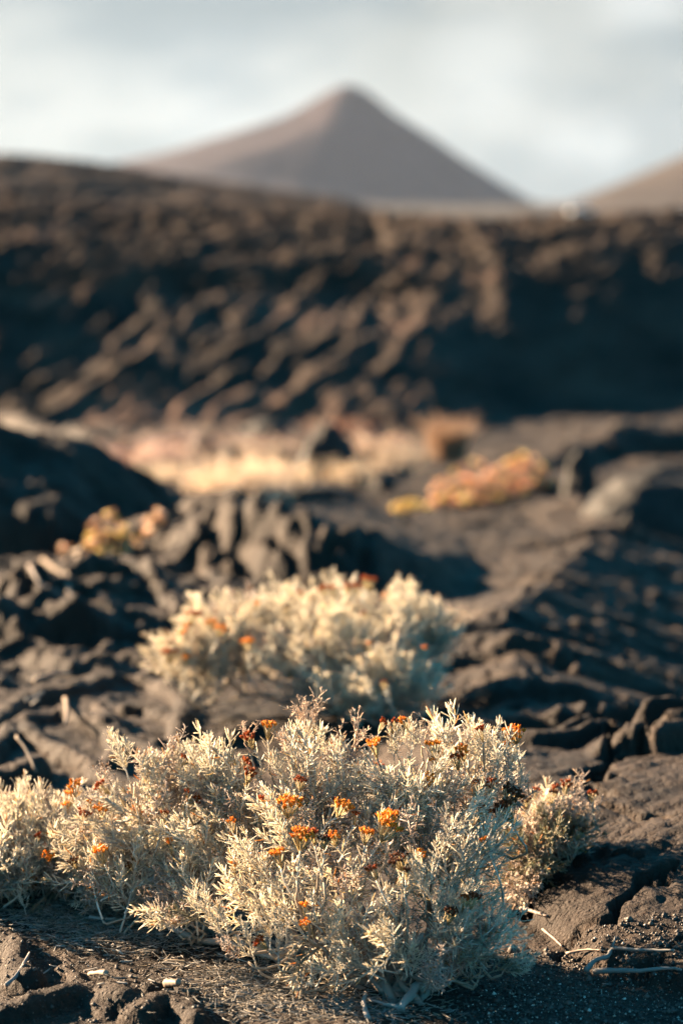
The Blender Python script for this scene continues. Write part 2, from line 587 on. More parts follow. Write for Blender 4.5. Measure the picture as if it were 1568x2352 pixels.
def obj(name, me, parent=None, loc=None):
    o = bpy.data.objects.new(name, me)
    COL.objects.link(o)
    if parent is not None:
        o.parent = parent
    if loc is not None:
        o.location = loc
    return o


def tag(o, label=None, cat=None, group=None, kind=None):
    if label:
        o['label'] = label
    if cat:
        o['category'] = cat
    if group:
        o['group'] = group
    if kind:
        o['kind'] = kind
    return o


def thing(name, loc, label, cat, group=None):
    o = bpy.data.objects.new(name, None)
    o.empty_display_size = .05
    o.location = loc
    COL.objects.link(o)
    return tag(o, label, cat, group)


# ------------------------------------------------------------------ materials
def mat(name):
    m = bpy.data.materials.new(name)
    m.use_nodes = True
    nt = m.node_tree
    nt.nodes.clear()
    out = nt.nodes.new('ShaderNodeOutputMaterial')
    return m, nt, nt.nodes.new, nt.links.new, out


def rock_mat(name, c0, c1, c2, scale, rough=.8, bump=.4, bscale=60, bdist=.004, spec=.3, rust=None):
    m, nt, N, L, out = mat(name)
    b = N('ShaderNodeBsdfPrincipled')
    L(b.outputs[0], out.inputs[0])
    b.inputs['Roughness'].default_value = rough
    b.inputs['Specular IOR Level'].default_value = spec
    tc = N('ShaderNodeTexCoord')
    n = N('ShaderNodeTexNoise')
    n.inputs['Scale'].default_value = scale
    n.inputs['Detail'].default_value = 6
    n.inputs['Roughness'].default_value = .6
    L(tc.outputs['Object'], n.inputs['Vector'])
    cr = N('ShaderNodeValToRGB')
    e = cr.color_ramp
    e.elements[0].position, e.elements[0].color = .32, (*c0, 1)
    e.elements[1].position, e.elements[1].color = .68, (*c2, 1)
    x = e.elements.new(.5)
    x.color = (*c1, 1)
    L(n.outputs['Fac'], cr.inputs[0])
    n2 = N('ShaderNodeTexNoise')
    n2.inputs['Scale'].default_value = bscale
    n2.inputs['Detail'].default_value = 5
    n2.inputs['Roughness'].default_value = .65
    L(tc.outputs['Object'], n2.inputs['Vector'])
    mx = N('ShaderNodeMix')
    mx.data_type = 'RGBA'
    mx.blend_type = 'MULTIPLY'
    mx.inputs[0].default_value = .55
    L(cr.outputs[0], mx.inputs[6])
    cr2 = N('ShaderNodeValToRGB')
    cr2.color_ramp.elements[0].position = .35
    cr2.color_ramp.elements[0].color = (.45, .45, .45, 1)
    cr2.color_ramp.elements[1].position = .62
    cr2.color_ramp.elements[1].color = (1.25, 1.25, 1.25, 1)
    L(n2.outputs['Fac'], cr2.inputs[0])
    L(cr2.outputs[0], mx.inputs[7])
    last = mx.outputs[2]
    if rust:
        n3 = N('ShaderNodeTexNoise')
        n3.inputs['Scale'].default_value = rust[1]
        n3.inputs['Detail'].default_value = 3
        L(tc.outputs['Object'], n3.inputs['Vector'])
        r3 = N('ShaderNodeMapRange')
        r3.inputs['From Min'].default_value = .56
        r3.inputs['From Max'].default_value = .70
        L(n3.outputs['Fac'], r3.inputs['Value'])
        m3 = N('ShaderNodeMix')
        m3.data_type = 'RGBA'
        L(r3.outputs[0], m3.inputs[0])
        L(last, m3.inputs[6])
        m3.inputs[7].default_value = (*rust[0], 1)
        last = m3.outputs[2]
    L(last, b.inputs['Base Color'])
    bp = N('ShaderNodeBump')
    bp.inputs['Strength'].default_value = bump
    bp.inputs['Distance'].default_value = bdist
    n4 = N('ShaderNodeTexNoise')
    n4.inputs['Scale'].default_value = bscale * .3
    n4.inputs['Detail'].default_value = 6
    n4.inputs['Roughness'].default_value = .7
    L(tc.outputs['Object'], n4.inputs['Vector'])
    vo = N('ShaderNodeTexVoronoi')
    vo.inputs['Scale'].default_value = bscale * .9
    L(tc.outputs['Object'], vo.inputs['Vector'])
    pm = N('ShaderNodeMapRange')
    pm.inputs['From Min'].default_value = .12
    pm.inputs['From Max'].default_value = .34
    L(vo.outputs['Distance'], pm.inputs['Value'])
    h1 = N('ShaderNodeMath')
    h1.operation = 'MULTIPLY_ADD'
    L(n4.outputs['Fac'], h1.inputs[0])
    h1.inputs[1].default_value = 2.2
    L(n2.outputs['Fac'], h1.inputs[2])
    h2 = N('ShaderNodeMath')
    h2.operation = 'MULTIPLY_ADD'
    L(pm.outputs[0], h2.inputs[0])
    h2.inputs[1].default_value = .45
    L(h1.outputs[0], h2.inputs[2])
    L(h2.outputs[0], bp.inputs['Height'])
    L(bp.outputs[0], b.inputs['Normal'])
    return m


M_LAVA = rock_mat('lava', (.0130, .0095, .0074), (.0250, .0175, .0130), (.047, .0330, .0240), 5, .72, .85, 130, .007, .16)
M_BANK = rock_mat('bank_lava', (.014, .0112, .0092), (.030, .0222, .0172), (.054, .037, .028), 1.2, .85, .45, 11, .03, .08, ((.085, .052, .038), .9))
M_BOULD = rock_mat('boulder_lava', (.014, .0135, .013), (.021, .0195, .018), (.034, .030, .026), 6, .75, .6, 40, .01, .3)
M_CONE = rock_mat('cinder', (.026, .0185, .022), (.031, .0225, .0262), (.037, .027, .031), .012, .95, .2, .12, 1, .1)
M_HILL = rock_mat('scrub_hill', (.013, .011, .0105), (.029, .024, .022), (.049, .040, .036), .05, .95, .3, .22, 1, .1)
M_PLAIN = rock_mat('plain_soil', (.022, .019, .017), (.028, .024, .021), (.036, .031, .027), .01, .95, .2, .1, 1, .1)


def leaf_mat(name, transl=.35, vary=.25, gloss=.06):
    m, nt, N, L, out = mat(name)
    at = N('ShaderNodeAttribute')
    at.attribute_name = 'tint'
    oi = N('ShaderNodeObjectInfo')
    mr = N('ShaderNodeMapRange')
    mr.inputs['To Min'].default_value = 1 - vary
    mr.inputs['To Max'].default_value = 1 + vary
    L(oi.outputs['Random'], mr.inputs['Value'])
    sc = N('ShaderNodeVectorMath')
    sc.operation = 'SCALE'
    L(at.outputs['Color'], sc.inputs[0])
    L(mr.outputs[0], sc.inputs['Scale'])
    d = N('ShaderNodeBsdfDiffuse')
    t = N('ShaderNodeBsdfTranslucent')
    L(sc.outputs[0], d.inputs[0])
    L(sc.outputs[0], t.inputs[0])
    mx = N('ShaderNodeMixShader')
    mx.inputs[0].default_value = transl
    L(d.outputs[0], mx.inputs[1])
    L(t.outputs[0], mx.inputs[2])
    g = N('ShaderNodeBsdfGlossy')
    g.inputs['Roughness'].default_value = .45
    g.inputs[0].default_value = (.9, .9, .9, 1)
    m2 = N('ShaderNodeMixShader')
    m2.inputs[0].default_value = gloss
    L(mx.outputs[0], m2.inputs[1])
    L(g.outputs[0], m2.inputs[2])
    L(m2.outputs[0], out.inputs[0])
    return m


M_LEAF = leaf_mat('silver_leaf', .52, .20, .04)
M_PETAL = leaf_mat('flower', .40, .15, .02)
M_WOOD = leaf_mat('twig_bark', 0, .2, .02)
M_DRY = leaf_mat('dry_grass', .45, .2, .03)
M_SUCC = leaf_mat('fleshy_leaf', .35, .15, .10)


def plain_mat(name, c, rough=.5, metal=0, spec=.5):
    m, nt, N, L, out = mat(name)
    b = N('ShaderNodeBsdfPrincipled')
    b.inputs['Base Color'].default_value = (*c, 1)
    b.inputs['Roughness'].default_value = rough
    b.inputs['Metallic'].default_value = metal
    b.inputs['Specular IOR Level'].default_value = spec
    L(b.outputs[0], out.inputs[0])
    return m


# ------------------------------------------------------------------ setting: ground sheet
def grid_faces(nr, nc):
    i = np.arange(nr - 1)[:, None] * nc
    j = np.arange(nc - 1)[None, :]
    return np.stack([i + j, i + j + 1, i + nc + j + 1, i + nc + j], -1).reshape(-1, 4)


def build_ground():
    t = [.35]
    while t[-1] < 17.5:
        y = t[-1] - .9
        t.append(t[-1] + (.03 if y < 1.75 else max(.0045, .0021 * t[-1])))
    t = np.array(t)
    k = np.concatenate([-np.geomspace(3.2, .152, 36)[:-1], np.linspace(-.15, .15, 310), np.geomspace(.152, 3.2, 36)[1:]])
    Y = np.repeat((t - .9)[:, None], len(k), 1)
    X = (t[:, None] + .35) * k[None, :]
    Z = ground_z(X, Y)
    V = np.stack([X, Y, Z], -1).reshape(-1, 3)
    global GT, GK, GZ
    GT, GK, GZ = t, k, Z
    me = mesh_from('ground', V, [grid_faces(len(t), len(k))], [M_LAVA])
    tag(obj('ground', me), 'dark ropy lava ground around the silver shrubs', None, None, 'structure')


build_ground()


def ground_at(x, y):
    '''height of the finished ground sheet'''
    x, y = np.asarray(x, float), np.asarray(y, float)
    t = np.clip(y + .9, GT[0], GT[-1] - 1e-6)
    i = np.clip(np.searchsorted(GT, t) - 1, 0, len(GT) - 2)
    q = np.clip(x / (t + .35), GK[0], GK[-1] - 1e-6)
    j = np.clip(np.searchsorted(GK, q) - 1, 0, len(GK) - 2)
    a = (t - GT[i]) / (GT[i + 1] - GT[i])
    b = (q - GK[j]) / (GK[j + 1] - GK[j])
    return (GZ[i, j] * (1 - a) + GZ[i + 1, j] * a) * (1 - b) + (GZ[i, j + 1] * (1 - a) + GZ[i + 1, j + 1] * a) * b


def gz(x, y):
    return float(ground_at(x, y))


# ------------------------------------------------------------------ lava bank across the hollow
def build_bank():
    X = np.concatenate([np.linspace(-60, -6, 50)[:-1], np.linspace(-6, 6, 420), np.linspace(6, 60, 50)[1:]])
    # profile: (offset from foot line, z)
    pr = [(-2.5, -1.5), (0, -.80), (.8, -.58), (1.6, -.24), (2.4, .06), (3.2, .26), (4.4, .38), (6, .47), (10, .56), (16, .70), (22, .72), (30, .45), (45, -.9), (70, -4.5)]
    cuts = np.concatenate([np.linspace(-2.5, 0, 10)[:-1], np.linspace(0, 3.2, 210)[:-1], np.linspace(3.2, 10, 150)[:-1], np.linspace(10, 24, 120)[:-1], np.linspace(24, 70, 20)])
    zz = np.interp(cuts, [p[0] for p in pr], [p[1] for p in pr])
    kern = np.ones(9) / 9
    zs = zz.copy()
    zs[4:-4] = np.convolve(zz, kern, 'valid')
    XX, OO = np.meshgrid(X, cuts)
    ZZ = np.repeat(zs[:, None], len(X), 1)
    foot = np.interp(X, [-60, -8, -3, -1, .4, 1.1, 1.9, 2.4, 2.9, 8, 60], [9, 12.3, 13.2, 13.9, 14.4, 15.6, 16.3, 16.7, 17.0, 18.2, 19])
    foot = foot + fbm(X * .9, X * 0, 3, 401) * .8
    lean = np.interp(X, [-4, -2, -.6, .3, 1.2, 60], [.3, 1.0, 1.2, 1.2, .2, 0])
    YY = foot[None, :] + OO + lean[None, :] * .9 * np.clip(OO, 0, 2.4) - lean[None, :] * .9
    up = sstep(-1.0, 2.0, OO)
    tilt = np.interp(XX, [-60, -4.2, -2, 0, 2, 3, 4.5, 60], [.8, .60, .28, .0, -.66, -.74, -.60, .5]) * sstep(6, 20, OO)
    ZZ = ZZ + tilt
    ZZ = ZZ + sstep(1.0, 2.4, OO) * (1 - sstep(4, 9, OO)) * np.interp(XX, [-5, 1, 2.0, 3.2, 6], [0, 0, .08, .14, .1])
    # streaks down the face, leaning to the right as they rise
    face = sstep(-.3, .3, OO) * (1 - sstep(2.2, 5.5, OO))
    w = XX - .55 * OO + fbm(XX * .8, OO * .8, 2, 405) * .5
    rib = np.abs(fbm(w * 5.2 + fbm(XX * 2, OO * 2, 2, 423) * 1.2, OO * .75, 4, 407, .55)) * 2
    fine = fbm(w * 12, OO * 2.6, 4, 409, .6)
    dis = face * (1 - .6 * sstep(.3, 1.2, XX) * (1 - sstep(2.9, 3.3, XX))) * (.10 * (rib - .35) + .15 * fine + .07 * fbm(XX * 15, OO * 11, 3, 427, .6) + .16 * fbm(XX * 1.1, OO * .8, 3, 421) + .06 * (.5 - cells(XX * 4, OO * 3.4, 419)))
    rub = fbm(XX * 1.3, OO * 1.5, 5, 411, .62) * .40 + np.abs(fbm(XX * 7, OO * 6, 3, 415, .6)) * .24
    top = sstep(1.6, 4.2, OO)
    YY = YY - dis * .6
    ZZ = ZZ + dis * .55 + rub * (.12 + .68 * top) * (1 - .45 * sstep(9, 14, OO)) * (1 - sstep(24, 40, OO))
    V = np.stack([XX, YY, ZZ], -1).reshape(-1, 3)
    me = mesh_from('lava_bank', V, [grid_faces(len(cuts), len(X))], [M_BANK])
    tag(obj('lava_bank', me), 'steep dark bank of rubbly lava across the hollow', None, None, 'structure')


build_bank()


# ------------------------------------------------------------------ plain, cone and hill
def build_far():
    n = 64
    rr = np.array([0, 30, 80, 200, 500, 1200, 2600])
    th = np.arange(n) * 2 * math.pi / n
    V = np.stack([rr[:, None] * np.cos(th), rr[:, None] * np.sin(th), np.repeat((-2.0 - .0 * rr)[:, None], n, 1)], -1).reshape(-1, 3)
    i = np.arange(len(rr) - 1)[:, None] * n
    j = np.arange(n)[None, :]
    k = (j + 1) % n
    F = np.stack([i + j, i + k, i + n + k, i + n + j], -1).reshape(-1, 4)
    tag(obj('plain', mesh_from('plain', V, [F], [M_PLAIN])), 'flat land far behind the bank', None, None, 'structure')

    # volcanic cone
    D = 1500.0
    pk = P(800, 194, D)
    L = [(800, 194), (785, 197), (750, 212), (700, 243), (650, 270), (550, 302), (400, 345), (250, 378), (100, 400), (-200, 440), (-700, 500)]
    Rr = [(800, 194), (818, 197), (850, 214), (900, 258), (980, 308), (1068, 370), (1165, 430), (1238, 470), (1285, 486), (1350, 500)]
    fl = [(abs(P(a, b, D).x - pk.x), P(a, b, D).z) for a, b in L]
    fr = [(abs(P(a, b, D).x - pk.x), P(a, b, D).z) for a, b in Rr]
    g = np.linspace(-1, 1, 240)
    gx = np.sign(g) * np.abs(g) ** 1.3 * 330
    X, Y = np.meshgrid(gx, gx)
    r = np.hypot(X, Y)
    c = X / np.maximum(r, 1e-6)
    w = sstep(-1.1, .5, c)
    zl = np.interp(r, [p[0] for p in fl], [p[1] for p in fl], right=-5)
    zr = np.interp(r, [p[0] for p in fr], [p[1] for p in fr], right=-5)
    Z = w * zr + (1 - w) * zl
    ang = np.arctan2(Y, X)
    g1 = fbm(ang * 3.2, r * .004, 3, 501) * 9 * sstep(8, 60, r) * (1 - sstep(140, 260, r))
    hollow = np.exp(-((ang + 2.35) / .35) ** 2) * sstep(6, 30, r) * (1 - sstep(50, 120, r)) * 9
    front = sstep(.2, -.6, np.sin(ang))
    Z = Z + (g1 * .8 - hollow * .45) * front + fbm(X * .05, Y * .05, 3, 503) * 1.6 * front
    for _ in range(7):
        Z[1:-1, 1:-1] = (4 * Z[1:-1, 1:-1] + Z[2:, 1:-1] + Z[:-2, 1:-1] + Z[1:-1, 2:] + Z[1:-1, :-2]) / 8
    V = np.stack([X + pk.x, Y + D, Z], -1).reshape(-1, 3)
    tag(obj('volcano', mesh_from('volcano', V, [grid_faces(240, 240)], [M_CONE])), 'rust grey volcanic cone rising behind the lava bank', None, None, 'structure')

    # hill on the right
    D = 620.0
    X = np.linspace(0, 330, 160)
    Y = np.linspace(-170, 220, 160)
    XX, YY = np.meshgrid(X, Y)
    x0 = P(1262, 486, D).x
    sk = [(1262, 486), (1300, 470), (1400, 430), (1500, 388), (1568, 360), (1700, 305), (1900, 235), (2300, 170), (3000, 150)]
    sx = [P(a, b, D).x - x0 for a, b in sk]
    sz = [P(a, b, D).z for a, b in sk]
    top = np.interp(XX, sx, sz)
    cross = np.exp(-(np.clip(np.abs(YY) - 5, 0, 999) / 75.0) ** 1.5)
    Z = -3.6 + (top + 3.6) * cross + fbm(XX * .05, YY * .05, 4, 511) * 1.2 * (cross * 1.0) * sstep(6, 40, XX)
    V = np.stack([XX + x0, YY + D, Z], -1).reshape(-1, 3)
    tag(obj('hill', mesh_from('hill', V, [grid_faces(160, 160)], [M_HILL])), 'brown stippled hillside at the right edge behind the bank', None, None, 'structure')


build_far()
# ------------------------------------------------------------------ silver shrubs
def unit(v):
    v = np.asarray(v, float)
    return v / (np.linalg.norm(v, axis=-1, keepdims=True) + 1e-12)


def curve(p0, p1, sag=(0, 0, 0), n=7, wob=0.0):
    t = np.linspace(0, 1, n)[:, None]
    p = np.asarray(p0) * (1 - t) + np.asarray(p1) * t + np.asarray(sag) * (4 * t * (1 - t))
    if wob:
        q = rng.normal(size=(n, 3)) * wob
        q[0] = q[-1] = 0
        p = p + q
    return p


LEAF_COLS = dict(
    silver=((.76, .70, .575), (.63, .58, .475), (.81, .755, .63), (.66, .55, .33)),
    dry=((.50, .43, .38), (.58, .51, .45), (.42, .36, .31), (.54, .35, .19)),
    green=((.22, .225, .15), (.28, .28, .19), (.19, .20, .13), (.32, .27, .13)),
)
STEM_COLS = dict(silver=(.46, .44, .38), dry=(.36, .29, .23), green=(.20, .17, .115))


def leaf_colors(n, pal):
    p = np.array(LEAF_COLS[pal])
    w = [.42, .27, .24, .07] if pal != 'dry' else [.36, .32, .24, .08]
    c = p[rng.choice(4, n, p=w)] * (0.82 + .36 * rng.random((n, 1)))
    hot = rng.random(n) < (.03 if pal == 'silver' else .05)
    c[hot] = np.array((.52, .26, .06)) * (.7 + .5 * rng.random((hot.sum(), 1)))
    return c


def shoot(s, pts, r0, r1, pal, step, leaf, start=.15, tuft=8, m_leaf=0, m_stem=1):
    """a leafy shoot along pts"""
    n = len(pts)
    s.tube(pts, np.linspace(r0, r1, n), 4, np.array(STEM_COLS[pal]) * (.8 + .4 * rng.random()), m_stem)
    seg = np.linalg.norm(np.diff(pts, axis=0), axis=1)
    L = seg.sum()
    k = max(3, int(L * (1 - start) / step))
    t = start + (1 - start) * (np.arange(k) + rng.random(k) * .6) / k
    cum = np.concatenate([[0], np.cumsum(seg)]) / L
    base = np.stack([np.interp(t, cum, pts[:, i]) for i in range(3)], -1)
    tang = unit(np.gradient(pts, axis=0))
    tg = unit(np.stack([np.interp(t, cum, tang[:, i]) for i in range(3)], -1))
    base = np.vstack([base, np.repeat(pts[-1:], tuft, 0)])
    tg = np.vstack([tg, np.repeat(tang[-1:], tuft, 0)])
    kk = len(base)
    phi = np.arange(kk) * 2.4 + rng.random(kk) * .8
    ref = np.array([.3, .2, .9])
    a = unit(np.cross(tg, ref) + 1e-6)
    b = np.cross(tg, a)
    side = np.cos(phi)[:, None] * a + np.sin(phi)[:, None] * b
    op = np.concatenate([.75 + .35 * rng.random(k), .12 + .45 * rng.random(tuft)])[:, None]
    if pal == 'dry':
        op = op * 1.2
    d = unit(tg * np.cos(op) + side * np.sin(op) + rng.normal(size=(kk, 3)) * .12)
    ln = leaf * (.55 + .6 * rng.random(kk))
    ln[k:] *= .8
    if pal == 'dry':
        ln *= .75
    bend = tg * (.42 if pal != 'dry' else -.1) + rng.normal(size=(kk, 3)) * (.19 if pal != 'dry' else .38)
    rad = (.00046 + .00020 * rng.random(kk)) * (leaf / .0105)
    s.leaves(base, d, ln, rad, bend, leaf_colors(kk, pal), m_leaf, flat=.8, prof=(.7, 1.0, .95))


def make_sprig(pal, L=.07, sides=6, leaf=.0118, dens=1.08):
    s = Soup()
    top = np.array([rng.normal() * .010, rng.normal() * .010, L])
    main = curve((0, 0, 0), top, (rng.normal() * .006, rng.normal() * .006, 0), 7)
    shoot(s, main, .0012, .0007, pal, .0016 / dens, leaf, .35, int(9 * dens))
    for i in range(sides):
        t = .22 + .70 * (i + rng.random() * .6) / sides
        p = main[0] * (1 - t) + main[-1] * t
        ph = i * 2.4 + rng.random()
        out = np.array([math.cos(ph), math.sin(ph), 0])
        l = (.040 - .018 * t) * (.75 + .5 * rng.random()) * L / .07
        e = p + out * l * (.42 + .25 * rng.random()) + np.array([0, 0, l * .85])
        pts = curve(p, e, out * .004, 5, .0006)
        shoot(s, pts, .0009, .0005, pal, .0017 / dens, leaf * .92, .15, int(8 * dens))
    return s.mesh('sprig', [M_LEAF, M_WOOD])


def make_bare(L=.07, n=9):
    """dry twig cluster with shrivelled curled tips"""
    s = Soup()
    c = np.array((.40, .30, .22))

    def grow(p, d, l, r, lev):
        e = p + d * l
        pts = curve(p, e, rng.normal(size=3) * l * .12, 6, l * .04)
        s.tube(pts, np.linspace(r, r * .65, 6), 4, c * (.75 + .5 * rng.random()), 0)
        if lev == 0:
            k = 4
            s.leaves(np.repeat(pts[-1:], k, 0), unit(d + rng.normal(size=(k, 3)) * .7), .004 + .004 * rng.random(k), np.full(k, .0007), rng.normal(size=(k, 3)) * .5, np.tile(c * 1.05, (k, 1)))
            return
        for q in range(3 if lev > 1 else 4):
            t = .35 + .6 * (q + rng.random() * .6) / 3.2
            b = p + (e - p) * min(t, 1)
            grow(b, unit(d + rng.normal(size=3) * .55 + np.array([0, 0, .25])), l * (.42 + .2 * rng.random()), r * .62, lev - 1)
    grow(np.zeros(3), np.array([0, 0, 1.0]), L * .8, .0014, 2)
    return s.mesh('dry_twig', [M_WOOD])


FLOWER_COLS = dict(orange=((.84, .33, .028), (.80, .27, .018), (.88, .42, .06)), rust=((.40, .075, .007), (.33, .052, .007), (.46, .12, .012)), brown=((.15, .045, .015), (.11, .032, .013), (.20, .07, .02)))


def make_flower(pal, rad=.011, n=15):
    s = Soup()
    for i in range(n):
        rr = rad * math.sqrt((i + .4) / n)
        ph = i * 2.4
        c = np.array([rr * math.cos(ph), rr * math.sin(ph), .010 + .0025 * rng.random() - rr * .12])
        s.tube(curve((0, 0, -.006), c, (rr * .1 * math.cos(ph), rr * .1 * math.sin(ph), 0), 4), [.0007, .0006, .0006, .0006], 3, (.36, .28, .14), 1)
        up = unit(np.array([rr * math.cos(ph) * 18, rr * math.sin(ph) * 18, 1]))
        k = 12
        a = np.arange(k) * 2.4
        d = unit(up + .55 * np.stack([np.cos(a), np.sin(a), a * 0], -1) * (.4 + .7 * rng.random((k, 1))))
        p = np.array(FLOWER_COLS[pal])[rng.integers(0, 3, k)] * (.75 + .5 * rng.random((k, 1)))
        s.leaves(np.repeat(c[None] - up * .001, k, 0), d, .0042 + .0016 * rng.random(k), np.full(k, .00060), rng.normal(size=(k, 3)) * .12, p, 0)
    return s.mesh('flower_head', [M_PETAL, M_WOOD])


SPRIG = {
    'silver': [make_sprig('silver', .062 + .02 * rng.random(), 5 + i % 3) for i in range(12)],
    'dry': [make_sprig('dry', .055 + .02 * rng.random(), 6) for i in range(5)],
    'green': [make_sprig('green', .05 + .02 * rng.random(), 5, .0115, .8) for i in range(5)],
    'bare': [make_bare(.06 + .02 * rng.random()) for i in range(4)],
}
FLOWER = {k: [make_flower(k, r, n) for r, n in ((.011, 15), (.008, 9), (.005, 4))] for k in FLOWER_COLS}


def orient(d, spin):
    q = Vector(d).to_track_quat('Z', 'Y')
    return (q.to_matrix() @ Matrix.Rotation(spin, 3, 'Z')).to_quaternion()


def place(name, me, parent, root, p, d, scale=1.0):
    o = bpy.data.objects.new(name, me)
    COL.objects.link(o)
    o.parent = parent
    o.rotation_mode = 'QUATERNION'
    o.location = Vector(p) - root
    o.rotation_quaternion = orient(d, random.random() * 6.28)
    o.scale = (scale,) * 3
    return o


def shrub(name_, root_px, label, clumps, n, group, mix=(.72, .28, 0), heroes=(), flowers=(), scale=1.0, seed=0, low=.25, limb_r=.0045, scatter=0):
    """clumps: (px, py, Y, rx px, ry px, rdepth m)"""
    global rng
    rng = np.random.default_rng(100 + seed)
    random.seed(seed)
    rx_, ry_ = G(*root_px)
    root = Vector((rx_, ry_, gz(rx_, ry_) - .004))
    t = thing(name_, root, label, 'shrub', group)
    cl = []
    for (px, py, Y, rx, ry, rd) in clumps:
        c = P(px, py, Y)
        k = .2824 * Y / 1568 * 1.02
        cl.append((np.array(c), np.array([rx * k, rd, ry * k])))
    w = np.array([c[1][0] * c[1][2] + c[1][1] * .03 for c in cl])
    w /= w.sum()
    # main limbs, one to every clump
    limbs = []
    for c, r in cl:
        tgt = c + np.array([0, 0, -.25 * r[2]])
        st = np.array(root) + np.append(rng.normal(size=2) * .012, .0)
        mid = (st + tgt) / 2 + np.append((tgt - st)[:2] * .18, -.10 * np.linalg.norm(tgt - st))
        tt = np.linspace(0, 1, 10)[:, None]
        pts = st * (1 - tt) ** 2 + 2 * mid * tt * (1 - tt) + tgt * tt ** 2
        wq = rng.normal(size=pts.shape) * .004
        wq[0] = 0
        pts = pts + wq
        for q in pts[1:]:
            q[2] = max(q[2], gz(q[0], q[1]) + .004)
        s = Soup()
        s.tube(pts - np.array(root), np.linspace(limb_r, limb_r * .45, 10) * (.8 + .4 * rng.random()), 6, np.array((.23, .19, .155)) * (.8 + .4 * rng.random()), 0, .25)
        limbs.append([pts, s])
    allp = np.concatenate([l[0][2:] for l in limbs])
    own = np.concatenate([[i] * (len(l[0]) - 2) for i, l in enumerate(limbs)])

    def twig_to(p, d):
        dist = np.linalg.norm(allp - p, axis=1) + .6 * np.clip(allp[:, 2] - p[2], 0, 1)
        j = int(np.argmin(dist))
        a = allp[j]
        if np.linalg.norm(a - p) > .005:
            mid = p - np.asarray(d) * .35 * np.linalg.norm(p - a)
            tt = np.linspace(0, 1, 6)[:, None]
            pts = a * (1 - tt) ** 2 + 2 * mid * tt * (1 - tt) + p * tt ** 2
            pts += np.vstack([np.zeros(3), rng.normal(size=(4, 3)) * .0015, np.zeros(3)])
            limbs[own[j]][1].tube(pts - np.array(root), np.linspace(.0017, .0011, 6), 4, np.array((.30, .25, .19)) * (.7 + .5 * rng.random()), 0)

    done = 0
    hz = max(c[0][2] + c[1][2] for c in cl)
    while done < n:
        i = rng.choice(len(cl), p=w)
        c, r = cl[i]
        v = unit(rng.normal(size=3))
        if v[2] < -.35 and rng.random() > low:
            continue
        if v[1] > .45 and rng.random() < .45:
            continue
        rad = rng.random() ** .33 * (1.0 if rng.random() > .14 else 1.22)
        if v[2] > .5 and rad > 1.08:
            continue
        p = c + v * r * rad
        g = gz(p[0], p[1])
        if p[2] < g + .008:
            continue
        d = unit(unit(v * np.array([1, .9, .8])) * .75 + unit(p - np.array(root)) * .45 + np.array([0, 0, .65]) + rng.normal(size=3) * .28)
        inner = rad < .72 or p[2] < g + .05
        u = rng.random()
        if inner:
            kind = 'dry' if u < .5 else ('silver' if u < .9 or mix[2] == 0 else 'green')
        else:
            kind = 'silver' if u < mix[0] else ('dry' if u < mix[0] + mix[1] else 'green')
        if mix[2] > .5 and kind == 'silver' and rng.random() < .75:
            kind = 'green'
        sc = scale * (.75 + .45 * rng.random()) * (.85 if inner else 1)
        b = p - d * .060 * sc
        if b[2] < gz(b[0], b[1]) + .003:
            b[2] = gz(b[0], b[1]) + .003
        if inner and rng.random() < .22:
            place('dry_twig', SPRIG['bare'][rng.integers(len(SPRIG['bare']))], t, root, b, d, sc)
        else:
            place('sprig', SPRIG[kind][rng.integers(len(SPRIG[kind]))], t, root, b, d, sc)
        twig_to(b, d)
        done += 1
    # single shoots that stand out of the outline: tip pixel, base pixel, distance
    for (tx, ty, bx, by, Y, kind) in heroes:
        a, b = np.array(P(tx, ty, Y)), np.array(P(bx, by, Y + rng.normal() * .01))
        L = np.linalg.norm(a - b)
        nm = 'dry_twig' if kind == 'bare' else 'sprig'
        lst = SPRIG[kind]
        k = rng.integers(len(lst))
        ref = max(v.co.z for v in lst[k].vertices)
        place(nm, lst[k], t, root, b, unit(a - b), L / ref)
        twig_to(b, unit(a - b))
    for (fx, fy, Y, pal, size) in flowers:
        p = np.array(P(fx, fy, Y))
        d = unit(np.array([rng.normal() * .25, rng.normal() * .2 - .25, 1.0]))
        o = place('flower_head', FLOWER[pal][size], t, root, p - d * .012, d, ((.84 if size == 0 else .68) + .3 * rng.random()))
        b = p - d * .017
        # flowering stalk with small leaves
        e = b - d * .03 + rng.normal(size=3) * .004
        s = Soup()
        shoot(s, curve(e - np.array(root), b - np.array(root), rng.normal(size=3) * .002, 6), .0010, .0008, 'silver', .0026, .010, .0, 2)
        k = s.mesh('stalk', [M_LEAF, M_WOOD])
        obj('stalk', k, t)
        twig_to(e, d)
    # small heads scattered over the upper surface
    for _ in range(scatter):
        c, r = cl[rng.choice(len(cl), p=w)]
        v = unit(rng.normal(size=3) + np.array([0, -.6, .5]))
        v[2] = abs(v[2])
        p = c + v * r * 1.02
        d = unit(v + np.array([0, 0, .8]) + rng.normal(size=3) * .2)
        pal = ('orange', 'rust', 'orange', 'brown')[rng.integers(4)]
        place('flower_head', FLOWER[pal][2 if rng.random() < .7 else 1], t, root, p, d, .6 + .35 * rng.random())
        twig_to(p - d * .006, d)
    for pts, s in limbs:
        obj('branch', s.mesh('branch', [M_WOOD]), t)
    return t


